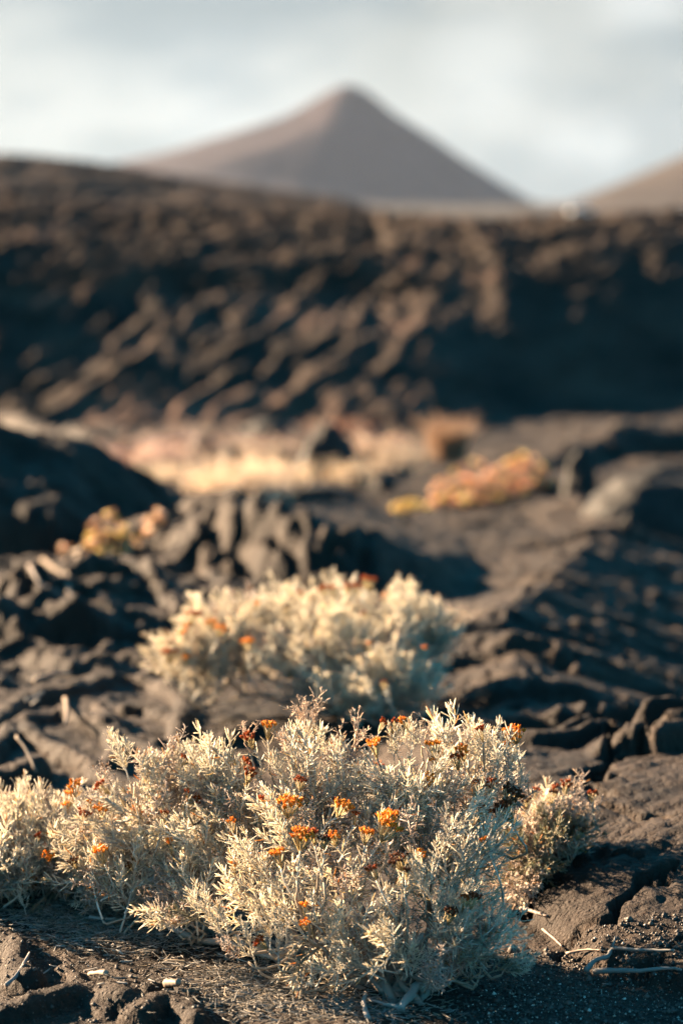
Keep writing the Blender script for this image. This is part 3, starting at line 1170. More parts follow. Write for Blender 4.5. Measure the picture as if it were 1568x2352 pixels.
GRP = 'low silver leaved shrubs with orange flower heads'
shrub('shrub', (930, 2285), 'large silvery shrub in sharp focus with many bright orange flower heads',
      [(700, 1830, 2.40, 150, 130, .08), (930, 1830, 2.38, 165, 140, .09), (1100, 1800, 2.40, 110, 130, .07), (560, 1900, 2.42, 120, 120, .07),
       (800, 1960, 2.32, 210, 130, .09), (610, 2050, 2.33, 160, 90, .07), (1020, 2000, 2.30, 150, 140, .08), (730, 2150, 2.24, 170, 60, .05),
       (930, 2160, 2.22, 150, 90, .06), (1110, 2150, 2.24, 100, 70, .05), (360, 1840, 2.47, 120, 120, .07), (320, 1960, 2.48, 120, 80, .07), (460, 1980, 2.44, 110, 110, .07), (500, 1840, 2.45, 80, 110, .06), (250, 1900, 2.49, 100, 90, .06), (230, 2000, 2.46, 110, 60, .06), (420, 2050, 2.38, 110, 60, .06)],
      300 - 54, GRP,
      heroes=[(265, 1668, 300, 1800, 2.46, 'silver'), (225, 1740, 275, 1830, 2.46, 'dry'), (400, 1665, 390, 1800, 2.46, 'dry'), (440, 1690, 420, 1810, 2.45, 'silver'), (350, 1715, 375, 1830, 2.46, 'silver'), (480, 1735, 520, 1830, 2.44, 'dry'),
              (700, 1572, 705, 1680, 2.42, 'bare'), (728, 1590, 712, 1690, 2.42, 'bare'), (735, 1625, 705, 1690, 2.42, 'bare'), (712, 1600, 700, 1700, 2.41, 'bare'), (722, 1610, 716, 1695, 2.43, 'bare'), (690, 1610, 700, 1690, 2.43, 'bare'), (570, 1648, 575, 1730, 2.42, 'bare'), (690, 1645, 690, 1760, 2.41, 'silver'), (650, 1660, 670, 1770, 2.41, 'dry'), (740, 1660, 725, 1770, 2.41, 'silver'),
              (830, 1638, 795, 1760, 2.42, 'bare'), (852, 1645, 805, 1740, 2.42, 'bare'), (780, 1660, 770, 1770, 2.42, 'bare'), (760, 1690, 745, 1790, 2.41, 'dry'),
              (915, 1650, 905, 1760, 2.40, 'silver'), (955, 1640, 940, 1750, 2.40, 'silver'), (990, 1635, 985, 1740, 2.41, 'bare'), (1020, 1655, 1005, 1750, 2.40, 'silver'), (1090, 1640, 1075, 1745, 2.40, 'silver'), (1060, 1660, 1060, 1760, 2.40, 'dry'), (1120, 1660, 1090, 1760, 2.40, 'silver'),
              (1178, 1690, 1165, 1810, 2.40, 'silver'), (1215, 1760, 1150, 1860, 2.38, 'silver'), (1130, 1810, 1060, 1920, 2.30, 'silver'), (1080, 1860, 1000, 2010, 2.25, 'silver'),
              (1130, 2020, 1060, 2150, 2.22, 'silver'), (1215, 2130, 1130, 2190, 2.20, 'silver'), (1248, 2185, 1150, 2240, 2.19, 'silver'), (1170, 2070, 1110, 2150, 2.22, 'silver'), (1210, 2210, 1110, 2240, 2.19, 'green'),
              (430, 2020, 500, 2130, 2.26, 'silver'), (370, 2080, 480, 2130, 2.28, 'green'), (560, 2090, 590, 2220, 2.22, 'silver'), (600, 2070, 620, 2190, 2.22, 'silver'), (470, 2060, 530, 2170, 2.24, 'silver'), (700, 2170, 690, 2260, 2.20, 'green'), (520, 2130, 570, 2210, 2.22, 'dry'), (640, 2110, 640, 2220, 2.21, 'silver'), (800, 2190, 770, 2270, 2.19, 'silver')],
      flowers=[(1178, 1682, 2.39, 'orange', 0), (1160, 1705, 2.39, 'orange', 2), (617, 1662, 2.41, 'orange', 1), (883, 1652, 2.39, 'rust', 2), (905, 1648, 2.39, 'rust', 2), (922, 1650, 2.39, 'orange', 2), (993, 1705, 2.38, 'orange', 1), (1060, 1718, 2.38, 'orange', 1), (1050, 1735, 2.37, 'rust', 1),
               (570, 1690, 2.40, 'rust', 1), (985, 1785, 2.31, 'orange', 1), (1125, 1795, 2.33, 'rust', 1), (1100, 1790, 2.33, 'brown', 1), (1180, 1818, 2.34, 'brown', 0), (1160, 1850, 2.33, 'brown', 0), (665, 1842, 2.30, 'orange', 0), (790, 1845, 2.28, 'orange', 0), (890, 1870, 2.25, 'orange', 0), (895, 1895, 2.24, 'orange', 0),
               (695, 1915, 2.22, 'orange', 0), (715, 1905, 2.23, 'rust', 1), (765, 1915, 2.23, 'orange', 1), (745, 1918, 2.22, 'brown', 1), (635, 1955, 2.24, 'orange', 1), (845, 1905, 2.24, 'orange', 1), (915, 1965, 2.21, 'brown', 0), (850, 1988, 2.20, 'rust', 1), (935, 1990, 2.20, 'brown', 2), (1110, 1920, 2.24, 'orange', 2), (820, 1860, 2.27, 'rust', 2),
               (575, 1772, 2.36, 'rust', 1), (690, 1785, 2.34, 'rust', 1), (170, 1800, 2.46, 'orange', 1), (195, 1865, 2.44, 'rust', 1), (430, 1808, 2.40, 'rust', 2), (600, 1830, 2.34, 'rust', 2), (380, 1860, 2.40, 'rust', 2), (1075, 2055, 2.20, 'rust', 1), (1090, 2052, 2.20, 'brown', 1), (230, 1950, 2.40, 'orange', 1), (530, 1880, 2.32, 'orange', 2)],
      seed=1, scatter=30)
shrub('shrub', (150, 2040), 'low spreading silvery shrub cut off by the left edge, beside the large one',
      [(40, 1890, 2.58, 100, 80, .08), (160, 1910, 2.56, 110, 80, .08), (20, 1960, 2.54, 100, 70, .07), (140, 1980, 2.52, 140, 70, .07), (270, 1990, 2.50, 110, 70, .06), (-120, 1930, 2.56, 120, 90, .09), (-170, 1930, 2.60, 110, 100, .08), (-270, 1890, 2.64, 130, 130, .09), (-380, 1880, 2.68, 130, 140, .09), (-480, 1860, 2.70, 140, 170, .10)],  # outermost clumps, unseen past the left edge, are added to shade the soil
      290, GRP, heroes=[(60, 1815, 50, 1890, 2.56, 'silver'), (20, 1820, 15, 1900, 2.56, 'silver'), (120, 1800, 130, 1880, 2.55, 'dry'), (175, 1800, 180, 1890, 2.55, 'silver'), (80, 1830, 70, 1900, 2.55, 'silver'), (100, 2070, 60, 2110, 2.48, 'green'), (50, 2030, 60, 2100, 2.47, 'silver')],
      flowers=[(165, 1822, 2.52, 'orange', 1), (150, 1840, 2.51, 'orange', 2), (90, 1915, 2.47, 'rust', 2)], seed=2, mix=(.70, .30, 0), scatter=10)
shrub('shrub', (1240, 2030), 'thin olive tinged shrub with rust red flower heads on the brown lava at right',
      [(1245, 1880, 2.55, 70, 70, .06), (1210, 1960, 2.54, 80, 80, .06), (1280, 1950, 2.56, 60, 70, .06), (1180, 2000, 2.5, 60, 60, .05), (1320, 1920, 2.56, 40, 60, .04)],
      62, GRP, mix=(.2, .1, .7),
      heroes=[(1300, 1825, 1270, 1920, 2.55, 'green'), (1355, 1835, 1300, 1900, 2.56, 'bare'), (1240, 1825, 1230, 1910, 2.55, 'silver'), (1345, 1900, 1280, 1960, 2.55, 'green'), (1345, 1960, 1270, 2000, 2.55, 'green')],
      flowers=[(1272, 1803, 2.54, 'rust', 2), (1300, 1797, 2.54, 'rust', 1), (1362, 1815, 2.55, 'rust', 1), (1270, 1815, 2.54, 'brown', 2), (1235, 1806, 2.53, 'rust', 2), (1330, 1902, 2.53, 'brown', 1), (1205, 1830, 2.52, 'brown', 1)],
      seed=3, low=.6)
shrub('shrub', (800, 1640), 'rounded silvery shrub out of focus behind the large one',
      [(520, 1460, 3.55, 100, 70, .09), (440, 1490, 3.5, 60, 60, .07), (640, 1445, 3.6, 110, 62, .10), (780, 1428, 3.62, 110, 58, .10), (900, 1435, 3.6, 100, 64, .10), (975, 1460, 3.6, 55, 60, .08), (720, 1500, 3.48, 130, 80, .10), (880, 1510, 3.46, 120, 90, .10), (760, 1580, 3.38, 120, 50, .07), (900, 1580, 3.36, 90, 50, .07)],
      235, GRP, mix=(.9, .1, 0), scale=1.12,
      heroes=[(850, 1350, 845, 1420, 3.55, 'silver'), (885, 1352, 890, 1420, 3.55, 'silver'), (980, 1355, 975, 1430, 3.55, 'silver'), (620, 1385, 625, 1450, 3.55, 'silver'), (560, 1375, 560, 1450, 3.52, 'silver'), (700, 1375, 700, 1440, 3.57, 'silver'), (930, 1365, 930, 1420, 3.57, 'silver'), (1030, 1400, 1010, 1460, 3.57, 'silver')],
      flowers=[(848, 1330, 3.53, 'rust', 0), (760, 1348, 3.54, 'rust', 1), (740, 1350, 3.54, 'rust', 1), (800, 1345, 3.54, 'rust', 1), (820, 1345, 3.54, 'rust', 1), (690, 1355, 3.54, 'rust', 1), (590, 1380, 3.5, 'orange', 1), (445, 1410, 3.46, 'rust', 0), (485, 1425, 3.46, 'orange', 0), (395, 1470, 3.45, 'rust', 1), (390, 1497, 3.44, 'rust', 0), (570, 1470, 3.38, 'orange', 0), (430, 1505, 3.42, 'orange', 1), (510, 1440, 3.42, 'orange', 0), (420, 1450, 3.44, 'orange', 1), (850, 1475, 3.36, 'orange', 2), (880, 1560, 3.28, 'brown', 1)],
      seed=4, scatter=14)
rng = np.random.default_rng(77)
# ------------------------------------------------------------------ orange succulents and dry plants in the hollow
def make_rosette(cols, n=14, L=.018, r=.0045):
    s = Soup()
    a = np.arange(n) * 2.4
    el = .25 + 1.15 * np.arange(n) / n
    d = np.stack([np.cos(a) * np.cos(el), np.sin(a) * np.cos(el), np.sin(el)], -1)
    c = np.array(cols)[rng.integers(0, len(cols), n)] * (.8 + .4 * rng.random((n, 1)))
    s.leaves(np.zeros((n, 3)), d, L * (.7 + .5 * rng.random(n)), np.full(n, r), rng.normal(size=(n, 3)) * .1, c, 0, flat=.6, prof=(.35, 1, .9))
    s.tube(curve((0, 0, -.03), (0, 0, 0), (0, 0, 0), 4), .0022, 4, (.25, .13, .07), 1)
    return s.mesh('rosette', [M_SUCC, M_WOOD])


PINK = ((.74, .44, .30), (.70, .34, .14), (.80, .56, .42), (.62, .38, .10))
GOLD = ((.76, .56, .07), (.74, .42, .08), (.80, .62, .16))
REDD = ((.66, .20, .06), (.70, .29, .11), (.74, .42, .27), (.66, .36, .07))
ROS = {k: [make_rosette(v) for _ in range(3)] for k, v in (('pink', PINK), ('gold', GOLD), ('red', REDD))}


def succulent(px, py, wpx, hpx, n, label, kinds, scale=1.0, Y=None):
    x, y = G(px, py)
    if Y:
        q = P(px, py, Y)
        x, y = q.x, Y
    root = Vector((x, y, gz(x, y)))
    k = .2824 * y / 1568
    t = thing('succulent', root, label, 'succulent plant')
    s = Soup()
    for i in range(n):
        v = unit(rng.normal(size=3))
        v[2] = abs(v[2])
        rad = rng.random() ** .4
        p = np.array([v[0] * wpx * .5 * k, v[1] * wpx * .4 * k, v[2] * hpx * k]) * rad
        kk = kinds[rng.integers(len(kinds))]
        d = unit(v + np.array([0, 0, .7]) + rng.normal(size=3) * .2)
        z0 = gz(x + p[0], y + p[1]) - root.z
        p[2] = max(p[2], z0 + .015)
        place('rosette', ROS[kk][rng.integers(3)], t, root, root + Vector(p), d, scale * (.7 + .5 * rng.random()))
        s.tube(curve((p[0] * .2, p[1] * .2, z0 * .3 - .005), p - d * .015, (0, 0, -.01), 5), .0022, 4, (.22, .13, .08))
    obj('stem', s.mesh('stem', [M_WOOD]), t)
    return t


succulent(250, 1305, 140, 115, 110, 'rounded pink and orange succulent on the dark lava at left', ('pink', 'pink', 'gold'), .62)
succulent(355, 1295, 48, 60, 14, 'small upright pink succulent right of the rounded orange one', ('pink',), .8)
succulent(148, 1300, 22, 14, 4, 'tiny dull pink succulent left of the rounded orange one', ('pink',), .7)
succulent(1090, 1150, 240, 105, 130, 'wide orange and pink succulent patch by the lava sheet', ('pink', 'pink', 'red', 'red', 'gold'), .95)
succulent(1200, 1140, 130, 90, 60, 'red orange succulent mat left of the large dark boulder', ('red', 'red', 'pink', 'gold'), .95)
succulent(945, 1155, 100, 30, 40, 'golden yellow succulent low in front of the orange patch', ('gold',), .85)


def blades(name_, px, py, wpx, hpx, n, label, cols, cat, stiff=1.0, rad=.0011, flop=.5, Y=None, group=None, kind=None, lean=.35):
    x, y = G(px, py)
    k = .2824 * y / 1568
    root = Vector((x, y, gz(x, y)))
    bx = x + rng.normal(size=n) * wpx * .24 * k
    by = y + rng.normal(size=n) * wpx * .20 * k
    bz = ground_at(bx, by)
    base = np.stack([bx, by, bz - .004], -1) - np.array(root)
    d = unit(np.stack([rng.normal(size=n) * lean, rng.normal(size=n) * lean, np.ones(n)], -1))
    ln = hpx * k * (.4 + .7 * rng.random(n))
    c = np.array(cols)[rng.integers(0, len(cols), n)] * (.75 + .5 * rng.random((n, 1)))
    s = Soup()
    bend = np.stack([rng.normal(size=n) * flop, rng.normal(size=n) * flop, -np.abs(rng.normal(size=n)) * flop * .5], -1)
    s.leaves(base, d, ln, np.full(n, rad), bend, c, 0, prof=(1, .8, .5))
    t = thing(name_, root, label, cat, group)
    o = obj('blades', s.mesh('blades', [M_DRY]), t)
    o['kind'] = 'stuff'
    return t


STRAW = ((.78, .66, .50), (.84, .74, .58), (.70, .56, .42))
PALE = ((.66, .56, .45), (.58, .49, .39), (.70, .60, .48))
MAUVE = ((.46, .35, .32), (.54, .42, .38), (.42, .31, .27), (.56, .38, .27))
blades('grass_tuft', 395, 1128, 200, 72, 240, 'pale straw grass tuft along the top of the left lava hump', STRAW, 'grass tuft', rad=.003)
blades('grass_tuft', 635, 1122, 170, 72, 250, 'brightest straw grass tuft left of the pointed dark boulder', STRAW, 'grass tuft', rad=.003)
blades('grass_tuft', 800, 1125, 110, 60, 150, 'straw grass tuft right of the pointed dark boulder', STRAW, 'grass tuft', rad=.003)
blades('grass_tuft', 550, 1165, 210, 130, 420, 'spiky pale grass tuft with long dry blades behind the dripping ledge', PALE, 'grass tuft', rad=.0024, flop=.3, lean=.45)
blades('grass_tuft', 905, 1100, 110, 80, 170, 'faded grass tuft behind the golden succulent', PALE, 'grass tuft', rad=.003)
blades('dry_shrub', 330, 1080, 210, 85, 420, 'wide mauve brown dry shrub behind the pale grass at left', MAUVE, 'dry shrub', rad=.0035, flop=.8, lean=.7)
blades('dry_shrub', 430, 1050, 120, 90, 260, 'darker mauve dry shrub at the foot of the bank', MAUVE, 'dry shrub', rad=.0035, flop=.8, lean=.7)
blades('dry_shrub', 590, 1075, 190, 80, 380, 'pinkish dry shrub behind the brightest straw grass', MAUVE + PALE, 'dry shrub', rad=.0035, flop=.8, lean=.7)
blades('dry_shrub', 860, 1070, 150, 75, 260, 'greyish pink dry shrub right of the pointed boulder', MAUVE + PALE, 'dry shrub', rad=.0035, flop=.8, lean=.7)
blades('dry_shrub', 1030, 1075, 60, 125, 420, 'tall upright rust coloured dry shrub standing behind the orange succulents', ((.46, .32, .22), (.52, .38, .27), (.40, .26, .16)), 'dry shrub', rad=.003, flop=.3, lean=.25)
blades('dry_shrub', 780, 1000, 90, 60, 260, 'small rusty dry shrub at the foot of the bank above the pointed boulder', ((.45, .25, .16), (.36, .22, .17)), 'dry shrub', rad=.0035, flop=.8, lean=.6)
blades('dry_shrub', 40, 960, 150, 75, 420, 'pink lit dry shrub at the left edge under the bank', ((.34, .24, .20), (.28, .20, .17)), 'dry shrub', rad=.004, flop=.8, lean=.6)
blades('grass_tuft', 1040, 1470, 60, 70, 120, 'faint dry grass tuft at the right end of the blurred silvery shrub', PALE, 'grass tuft', rad=.0008, flop=.4, lean=.4)


# ------------------------------------------------------------------ boulders and loose stones
def boulder(px, py, wpx, hpx, label, name_='boulder', cat='boulder', seed=0, dep=.8, peak=0.0, group=None):
    x, y = G(px, py)
    k = .2824 * y / 1568
    n, m = 36, 26
    th = np.linspace(0, 2 * math.pi, n, endpoint=False)
    ph = np.linspace(-.5, math.pi / 2, m)
    T, Q = np.meshgrid(th, ph)
    cx, cy, cz = np.cos(T) * np.cos(Q), np.sin(T) * np.cos(Q), np.sin(Q)
    f = 1 + .38 * fbm(cx * 1.7 + seed * 7 + cz, cy * 1.7 + cz * 1.3, 4, 601 + seed) + .14 * fbm(cx * 5 + cz * 3, cy * 5 - cz * 3, 2, 602 + seed)
    f = f * (1 - peak * (1 - np.abs(cz)) * .0) * (1 + peak * np.clip(cz, 0, 1) ** 3)
    V = np.stack([cx * f * wpx * .5 * k, cy * f * wpx * .5 * k * dep, cz * f * hpx * k], -1).reshape(-1, 3)
    i = np.arange(m - 1)[:, None] * n
    j = np.arange(n)[None, :]
    kk = (j + 1) % n
    F = np.stack([i + j, i + kk, i + n + kk, i + n + j], -1).reshape(-1, 4)
    o = obj(name_, mesh_from(name_, V, [F], [M_BOULD]), None, (x, y, gz(x, y) - .01 * hpx * k))
    return tag(o, label, cat, group)


boulder(755, 1108, 150, 105, 'pointed dark boulder between two tufts of straw grass', seed=1, peak=.15)
boulder(470, 1075, 90, 55, 'low dark boulder behind the pale grass left of centre', seed=2)
boulder(1510, 1180, 400, 150, 'large dark lava boulder at the right edge with a lit left end', seed=3, dep=.6)
boulder(1330, 1150, 85, 120, 'rounded boulder with a lit left face beside the large dark one', seed=4)
boulder(300, 1075, 80, 40, 'low dark boulder among the mauve dry shrubs at left', seed=12)
boulder(540, 1085, 70, 38, 'dark boulder between the mauve and the pinkish dry shrubs', seed=13)
boulder(690, 1050, 90, 45, 'dark boulder behind the pinkish dry shrub', seed=14)
boulder(880, 1130, 60, 30, 'squat dark boulder right of the right straw tuft', seed=15)
boulder(620, 1010, 130, 40, 'dark rubble boulder at the foot of the bank', seed=16)
boulder(1440, 1215, 42, 52, 'small upright stone lit from the left on the lava sheet', 'stone', 'stone', 5)
boulder(1478, 1215, 26, 34, 'tiny stone right of the small upright one', 'stone', 'stone', 6)
boulder(720, 1140, 190, 22, 'flat dark slab of rock behind the spiky grass', 'stone', 'stone', 7, .5)
boulder(930, 1190, 30, 30, 'dark knob of lava on the lip of the ledge', 'stone', 'stone', 8)
boulder(1425, 1490, 18, 20, 'pebble sized stone lit on the dark slabs at right', 'stone', 'stone', 9)
boulder(1473, 1840, 16, 18, 'small lit nub of stone on the brown lava at right', 'stone', 'stone', 10)
boulder(625, 1490 + 0, 8, 8, 'pale pebble left of the blurred shrub', 'stone', 'stone', 11)


# ------------------------------------------------------------------ dead twigs and roots
def twig(paths, label, name_='twig', cat='twig', col=(.22, .20, .18), lift=.004, rough=.35, sides=6):
    """paths: list of ([(px, py, height m)...], r0 px, r1 px) lying on the ground"""
    s = Soup()
    root = None
    for pts, r0, r1 in paths:
        g = []
        xy = [G(q[0], q[1]) for q in pts]
        zs = np.array([gz(*q) for q in xy])
        lin = np.linspace(zs[0], zs[-1], len(zs))
        mid = lin + max(0, float((zs - lin).max())) * .6
        zs = np.maximum(mid, zs - .004) if len(zs) > 3 else mid
        for q, c, z0 in zip(pts, xy, zs):
            g.append((c[0], c[1], z0 + lift + (q[2] * .4 if len(q) > 2 else 0)))
        if root is None:
            root = Vector(g[0])
        k = .2824 * g[0][1] / 1568
        z = smooth_line([np.array(q) for q in g], 4)
        z = np.array(z) - np.array(root)
        z = z + rng.normal(size=z.shape) * r0 * k * .12
        s.tube(z, np.linspace(r0 * k, r1 * k, len(z)), sides, np.array(col) * (.8 + .4 * rng.random()), 0, rough)
    o = obj(name_, s.mesh(name_, [M_WOOD]), None, root)
    return tag(o, label, cat)


twig([([(1345, 2246), (1365, 2232), (1395, 2230), (1405, 2222), (1440, 2232), (1500, 2244), (1545, 2252)], 7, 3), ([(1362, 2250), (1410, 2256), (1470, 2262), (1530, 2264), (1562, 2275)], 8, 3), ([(1405, 2222), (1412, 2216, .01)], 3, 2)],
     'pale forked dead twig on the dark soil at bottom right', col=(.21, .205, .19))
twig([([(1300, 2200), (1340, 2206), (1385, 2222)], 4, 2)], 'short thin twig under the rim of the brown lava', col=(.26, .20, .16))
twig([([(1195, 2095, .01), (1225, 2115, .004), (1255, 2140)], 5, 3), ([(1245, 2145), (1275, 2170), (1290, 2185)], 3, 2)], 'bent brown twig against the edge of the brown lava', col=(.24, .19, .16))
twig([([(870, 2245, .01), (920, 2218, .02), (965, 2190, .03), (1000, 2185, .04)], 12, 8)], 'thick grey dead stem poking out low from the large shrub', 'dead_branch', 'branch', (.26, .22, .19))
twig([([(1000, 2262, .02), (985, 2276, .012), (955, 2290, .008), (935, 2310, .004), (920, 2325)], 15, 9), ([(985, 2276, .01), (975, 2250, .03), (970, 2220, .05)], 13, 10), ([(920, 2325), (870, 2310), (840, 2300)], 6, 3), ([(845, 2352), (835, 2320, .006), (840, 2295, .01)], 8, 4)], 'gnarled grey root at the foot of the large shrub', 'root', 'root', (.33, .30, .27), rough=.5)
twig([([(205, 2255, .012), (230, 2272, .014), (245, 2290, .012)], 5, 7)], 'sunlit stick leaning on the bottom left lava rope', 'stick', 'stick', (.21, .17, .135))
twig([([(382, 2283, .02), (400, 2292, .018), (412, 2300, .016)], 10, 8)], 'stubby sunlit bit of wood on the rounded lava at bottom', 'stick', 'stick', (.21, .17, .135))
twig([([(15, 2290), (45, 2275), (70, 2245)], 6, 3)], 'curved bluish grey twig at the bottom left corner', col=(.25, .24, .23))
twig([([(95, 2010, .02), (130, 2040, .006), (190, 2062), (300, 2065), (400, 2062), (420, 2060)], 5, 4)], 'long thin dead branch lying along the foot of the left shrub', 'dead_branch', 'branch', (.25, .22, .18))
twig([([(280, 2075), (370, 2078), (440, 2068)], 5, 5), ([(250, 2085), (300, 2095), (315, 2112)], 5, 4)], 'two short grey twigs on the litter between the shrubs', col=(.24, .21, .18))
twig([([(205, 2118), (240, 2120), (270, 2117)], 5, 4)], 'short pale stick lying on the leaf litter', 'stick', 'stick', (.32, .30, .27))
# twig pile on the left rubble
twig([([(100, 1335, .05), (125, 1370, .035), (150, 1405, .02)], 6, 5)], 'straight pale stick sticking up from the twig pile at left', 'stick', 'stick', (.21, .17, .135))
twig([([(135, 1385, .02), (165, 1378, .03), (195, 1385, .03)], 8, 6), ([(180, 1360, .04), (195, 1395, .02)], 7, 6), ([(155, 1400, .02), (160, 1430, .01), (170, 1445)], 7, 5)], 'pale forked dead branch in the twig pile at left', 'dead_branch', 'branch', (.21, .17, .135))
twig([([(100, 1410, .01), (140, 1425, .01), (180, 1418)], 4, 3), ([(115, 1440), (130, 1460), (165, 1480)], 4, 3), ([(70, 1420), (100, 1430), (140, 1425)], 5, 4), ([(180, 1420, .01), (220, 1440), (250, 1450)], 4, 3), ([(105, 1365, .02), (112, 1400, .01)], 5, 4), ([(200, 1400, .02), (240, 1425)], 3, 2)], 'tangle of grey dead twigs at the bottom of the twig pile', 'dead_branch', 'branch', (.19, .16, .14))
twig([([(60, 1650, .04), (80, 1645, .045), (100, 1632, .045)], 4, 4), ([(75, 1660, .03), (92, 1662, .04)], 4, 3)], 'grey sticks caught in the left lava ropes', 'stick', 'stick', (.20, .19, .175))
twig([([(80, 1605, .04), (120, 1600, .045), (165, 1598, .04)], 7, 5)], 'sunlit pale stick along the top of the left lava ropes', 'stick', 'stick', (.21, .17, .135))
twig([([(150, 1640, .035), (155, 1670, .045), (152, 1695, .03)], 6, 4)], 'short upright pale stick between two lava ropes', 'stick', 'stick', (.21, .17, .135))
twig([([(40, 1790, .06), (62, 1800, .05), (85, 1815, .02)], 4, 3)], 'thin pale stick below the banded lava lobe at left', 'stick', 'stick', (.21, .17, .135))


# ------------------------------------------------------------------ leaf litter, grit
def litter(name_, areas, n, ln, rad, cols, label, seed):
    r = np.random.default_rng(seed)
    B = []
    for (px, py, w, h, wt) in areas:
        k = int(n * wt)
        qx = px + r.normal(size=k) * w * .42
        qy = py + r.normal(size=k) * h * .42
        B += [G(a, b) for a, b in zip(qx, qy)]
    B = np.array(B)
    k = len(B)
    z = ground_at(B[:, 0], B[:, 1])
    base = np.stack([B[:, 0], B[:, 1], z + rad + r.random(k) * .004], -1)
    d = np.stack([r.normal(size=k) * 1.3, r.normal(size=k) * .8, r.normal(size=k) * .12], -1)
    c = np.array(cols)[r.integers(0, len(cols), k)] * (.7 + .6 * r.random((k, 1)))
    s = Soup()
    s.leaves(base, d, ln * (.5 + r.random(k)), rad * (.6 + .7 * r.random(k)), np.stack([r.normal(size=k) * .3, r.normal(size=k) * .3, np.abs(r.normal(size=k)) * .12], -1), c, 0, prof=(.8, 1, .8))
    o = obj(name_, s.mesh(name_, [M_WOOD]))
    tag(o, label, None, None, 'stuff')


LIT = ((.20, .19, .17), (.26, .25, .23), (.15, .135, .115), (.22, .185, .14))
litter('leaf_litter', [(190, 2105, 300, 70, .34), (330, 2150, 320, 70, .18), (560, 2280, 170, 70, .16), (720, 2310, 220, 70, .10), (620, 2240, 240, 40, .08), (860, 2320, 200, 50, .07), (470, 1590, 120, 90, .07)],
       6500, .011, .00042, LIT, 'fine dead leaves shed on the soil under the silver shrubs', 31)
litter('wood_crumbs', [(230, 2110, 420, 120, .5), (600, 2200, 600, 180, .5)], 420, .010, .0010, LIT, 'crumbs of grey wood among the litter', 32)


def grit(name_, areas, n, r0, col, label, seed):
    r = np.random.default_rng(seed)
    B = []
    for (px, py, w, h, wt) in areas:
        k = int(n * wt)
        B += [G(px + (a - .5) * w, py + (b - .5) * h) for a, b in r.random((k, 2))]
    B = np.array(B)
    k = len(B)
    z = ground_at(B[:, 0], B[:, 1])
    oc = np.array([(1, 0, 0), (-1, 0, 0), (0, 1, 0), (0, -1, 0), (0, 0, 1), (0, 0, -1)], float)
    of = np.array([(0, 2, 4), (2, 1, 4), (1, 3, 4), (3, 0, 4), (2, 0, 5), (1, 2, 5), (3, 1, 5), (0, 3, 5)])
    rad = r0 * np.exp(r.normal(size=k) * .5)
    V = np.stack([B[:, 0], B[:, 1], z + rad * .3], -1)[:, None, :] + oc[None] * rad[:, None, None] * (.6 + .8 * r.random((k, 6, 1)))
    F = (of[None] + (np.arange(k) * 6)[:, None, None]).reshape(-1, 3)
    c = np.repeat(np.array(col)[r.integers(0, len(col), k)], 6, 0)
    me = mesh_from(name_, V.reshape(-1, 3), [F], [M_WOOD], False, c)
    tag(obj(name_, me), label, None, None, 'stuff')


grit('pale_grit', [(1340, 2270, 480, 170, .55), (1100, 2310, 500, 100, .25), (500, 2200, 1000, 200, .2)], 1000, .00055, ((.42, .40, .36), (.34, .31, .27), (.25, .22, .18)), 'pale grains of grit scattered on the dark soil', 41)
grit('cinder_grit', [(1300, 2270, 560, 170, .6), (400, 2230, 900, 240, .4)], 5000, .0010, ((.05, .046, .042), (.07, .06, .052), (.035, .032, .03)), 'dark cinder grains on the soil', 42)


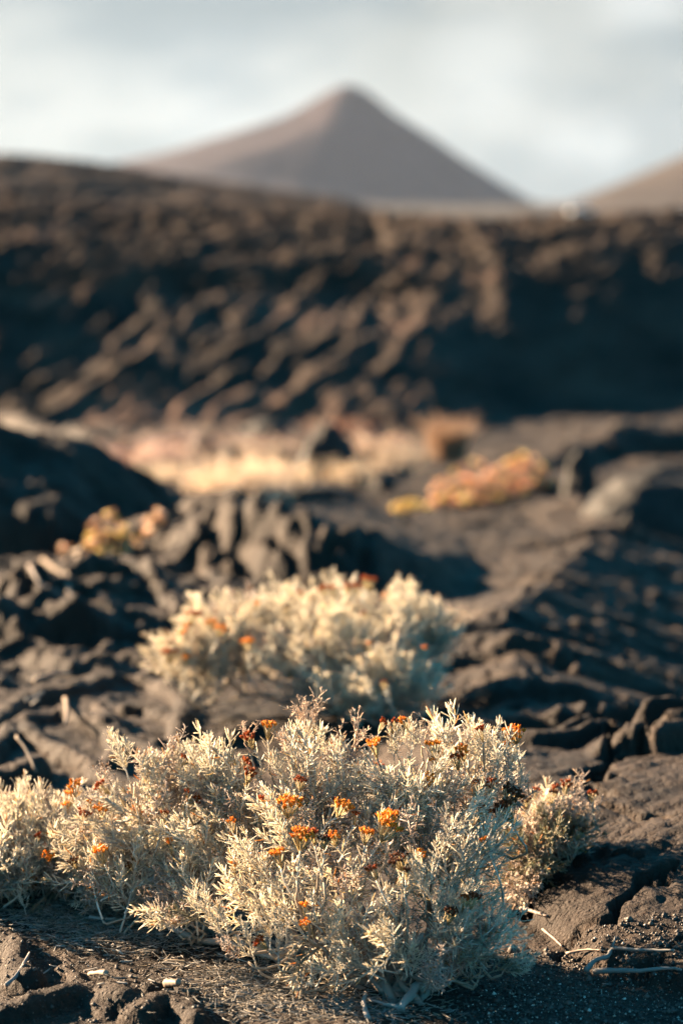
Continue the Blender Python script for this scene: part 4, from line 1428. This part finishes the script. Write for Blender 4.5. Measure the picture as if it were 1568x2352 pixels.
# ------------------------------------------------------------------ the white car far behind the bank
def car():
    Y = 430.0
    b = P(1332, 492, Y)
    z = -2.0
    t = thing('car', (b.x, Y, z), 'tiny white car parked far off between the bank and the right hill', 'car')
    t.rotation_euler = (0, 0, R(8))
    white = plain_mat('car_paint', (.8, .8, .78), .25)
    glass = plain_mat('car_glass', (.02, .025, .03), .08)
    rub = plain_mat('tyre_rubber', (.02, .02, .02), .8)
    lamp = plain_mat('lamp_lens', (.7, .7, .68), .15)

    def loft(name, secs, m, parent):
        V, F = [], []
        for (x, pts) in secs:
            V += [(x, p[0], p[1]) for p in pts]
        n = len(secs[0][1])
        for i in range(len(secs) - 1):
            for j in range(n):
                F.append((i * n + j, i * n + (j + 1) % n, (i + 1) * n + (j + 1) % n, (i + 1) * n + j))
        me = bpy.data.meshes.new(name)
        me.from_pydata(V, [], F + [tuple(range(n))[::-1], tuple(range((len(secs) - 1) * n, len(secs) * n))])
        me.materials.append(m)
        return obj(name, me, parent)

    def sec(w, z0, z1):
        return [(-w, z0), (w, z0), (w, z1 - .08), (w - .1, z1), (-w + .1, z1), (-w, z1 - .08)]
    loft('body', [(-2.1, sec(.78, .4, .8)), (-1.9, sec(.86, .3, .95)), (-.9, sec(.88, .25, 1.0)), (.9, sec(.88, .25, 1.0)), (1.9, sec(.85, .3, .98)), (2.05, sec(.78, .4, .85))], white, t)
    loft('window', [(-1.0, sec(.8, .99, 1.02)), (-.45, sec(.70, .99, 1.42)), (1.1, sec(.70, .99, 1.42)), (1.7, sec(.8, .99, 1.02))], glass, t)
    loft('roof', [(-.45, sec(.68, 1.4, 1.47)), (0, sec(.7, 1.41, 1.51)), (1.1, sec(.68, 1.4, 1.48))], white, t)
    for sx in (-1.3, 1.3):
        for sy in (-.8, .8):
            s = Soup()
            s.tube([(sx, sy - .1, .31), (sx, sy + .1, .31)], .31, 14)
            s.mt = [np.zeros_like(q) for q in s.mt]
            obj('wheel', s.mesh('wheel', [rub], False), t)
    for sy in (-.55, .55):
        loft('headlight', [(-2.14, [(sy - .15, .62), (sy + .15, .62), (sy + .15, .76), (sy - .15, .76)]), (-2.0, [(sy - .15, .62), (sy + .15, .62), (sy + .15, .76), (sy - .15, .76)])], lamp, t)


car()


# ------------------------------------------------------------------ air
def haze():
    z0, z1 = -8, 90
    me = bpy.data.meshes.new('haze')
    V = [(a, b, c) for c in (z0, z1) for b in (-2700, 2700) for a in (-2700, 2700)]
    me.from_pydata(V, [], [(0, 2, 3, 1), (4, 5, 7, 6), (0, 1, 5, 4), (2, 6, 7, 3), (0, 4, 6, 2), (1, 3, 7, 5)])
    m, nt, N, L, out = mat('haze_air')
    v = N('ShaderNodeVolumePrincipled')
    v.inputs['Color'].default_value = (.6, .74, 1.0, 1)
    v.inputs['Density'].default_value = HAZE
    v.inputs['Anisotropy'].default_value = .2
    L(v.outputs[0], out.inputs['Volume'])
    me.materials.append(m)
    o = obj('haze', me)
    o['kind'] = 'stuff'
    o['label'] = 'thin pale haze over the far land'


HAZE = .000045
haze()
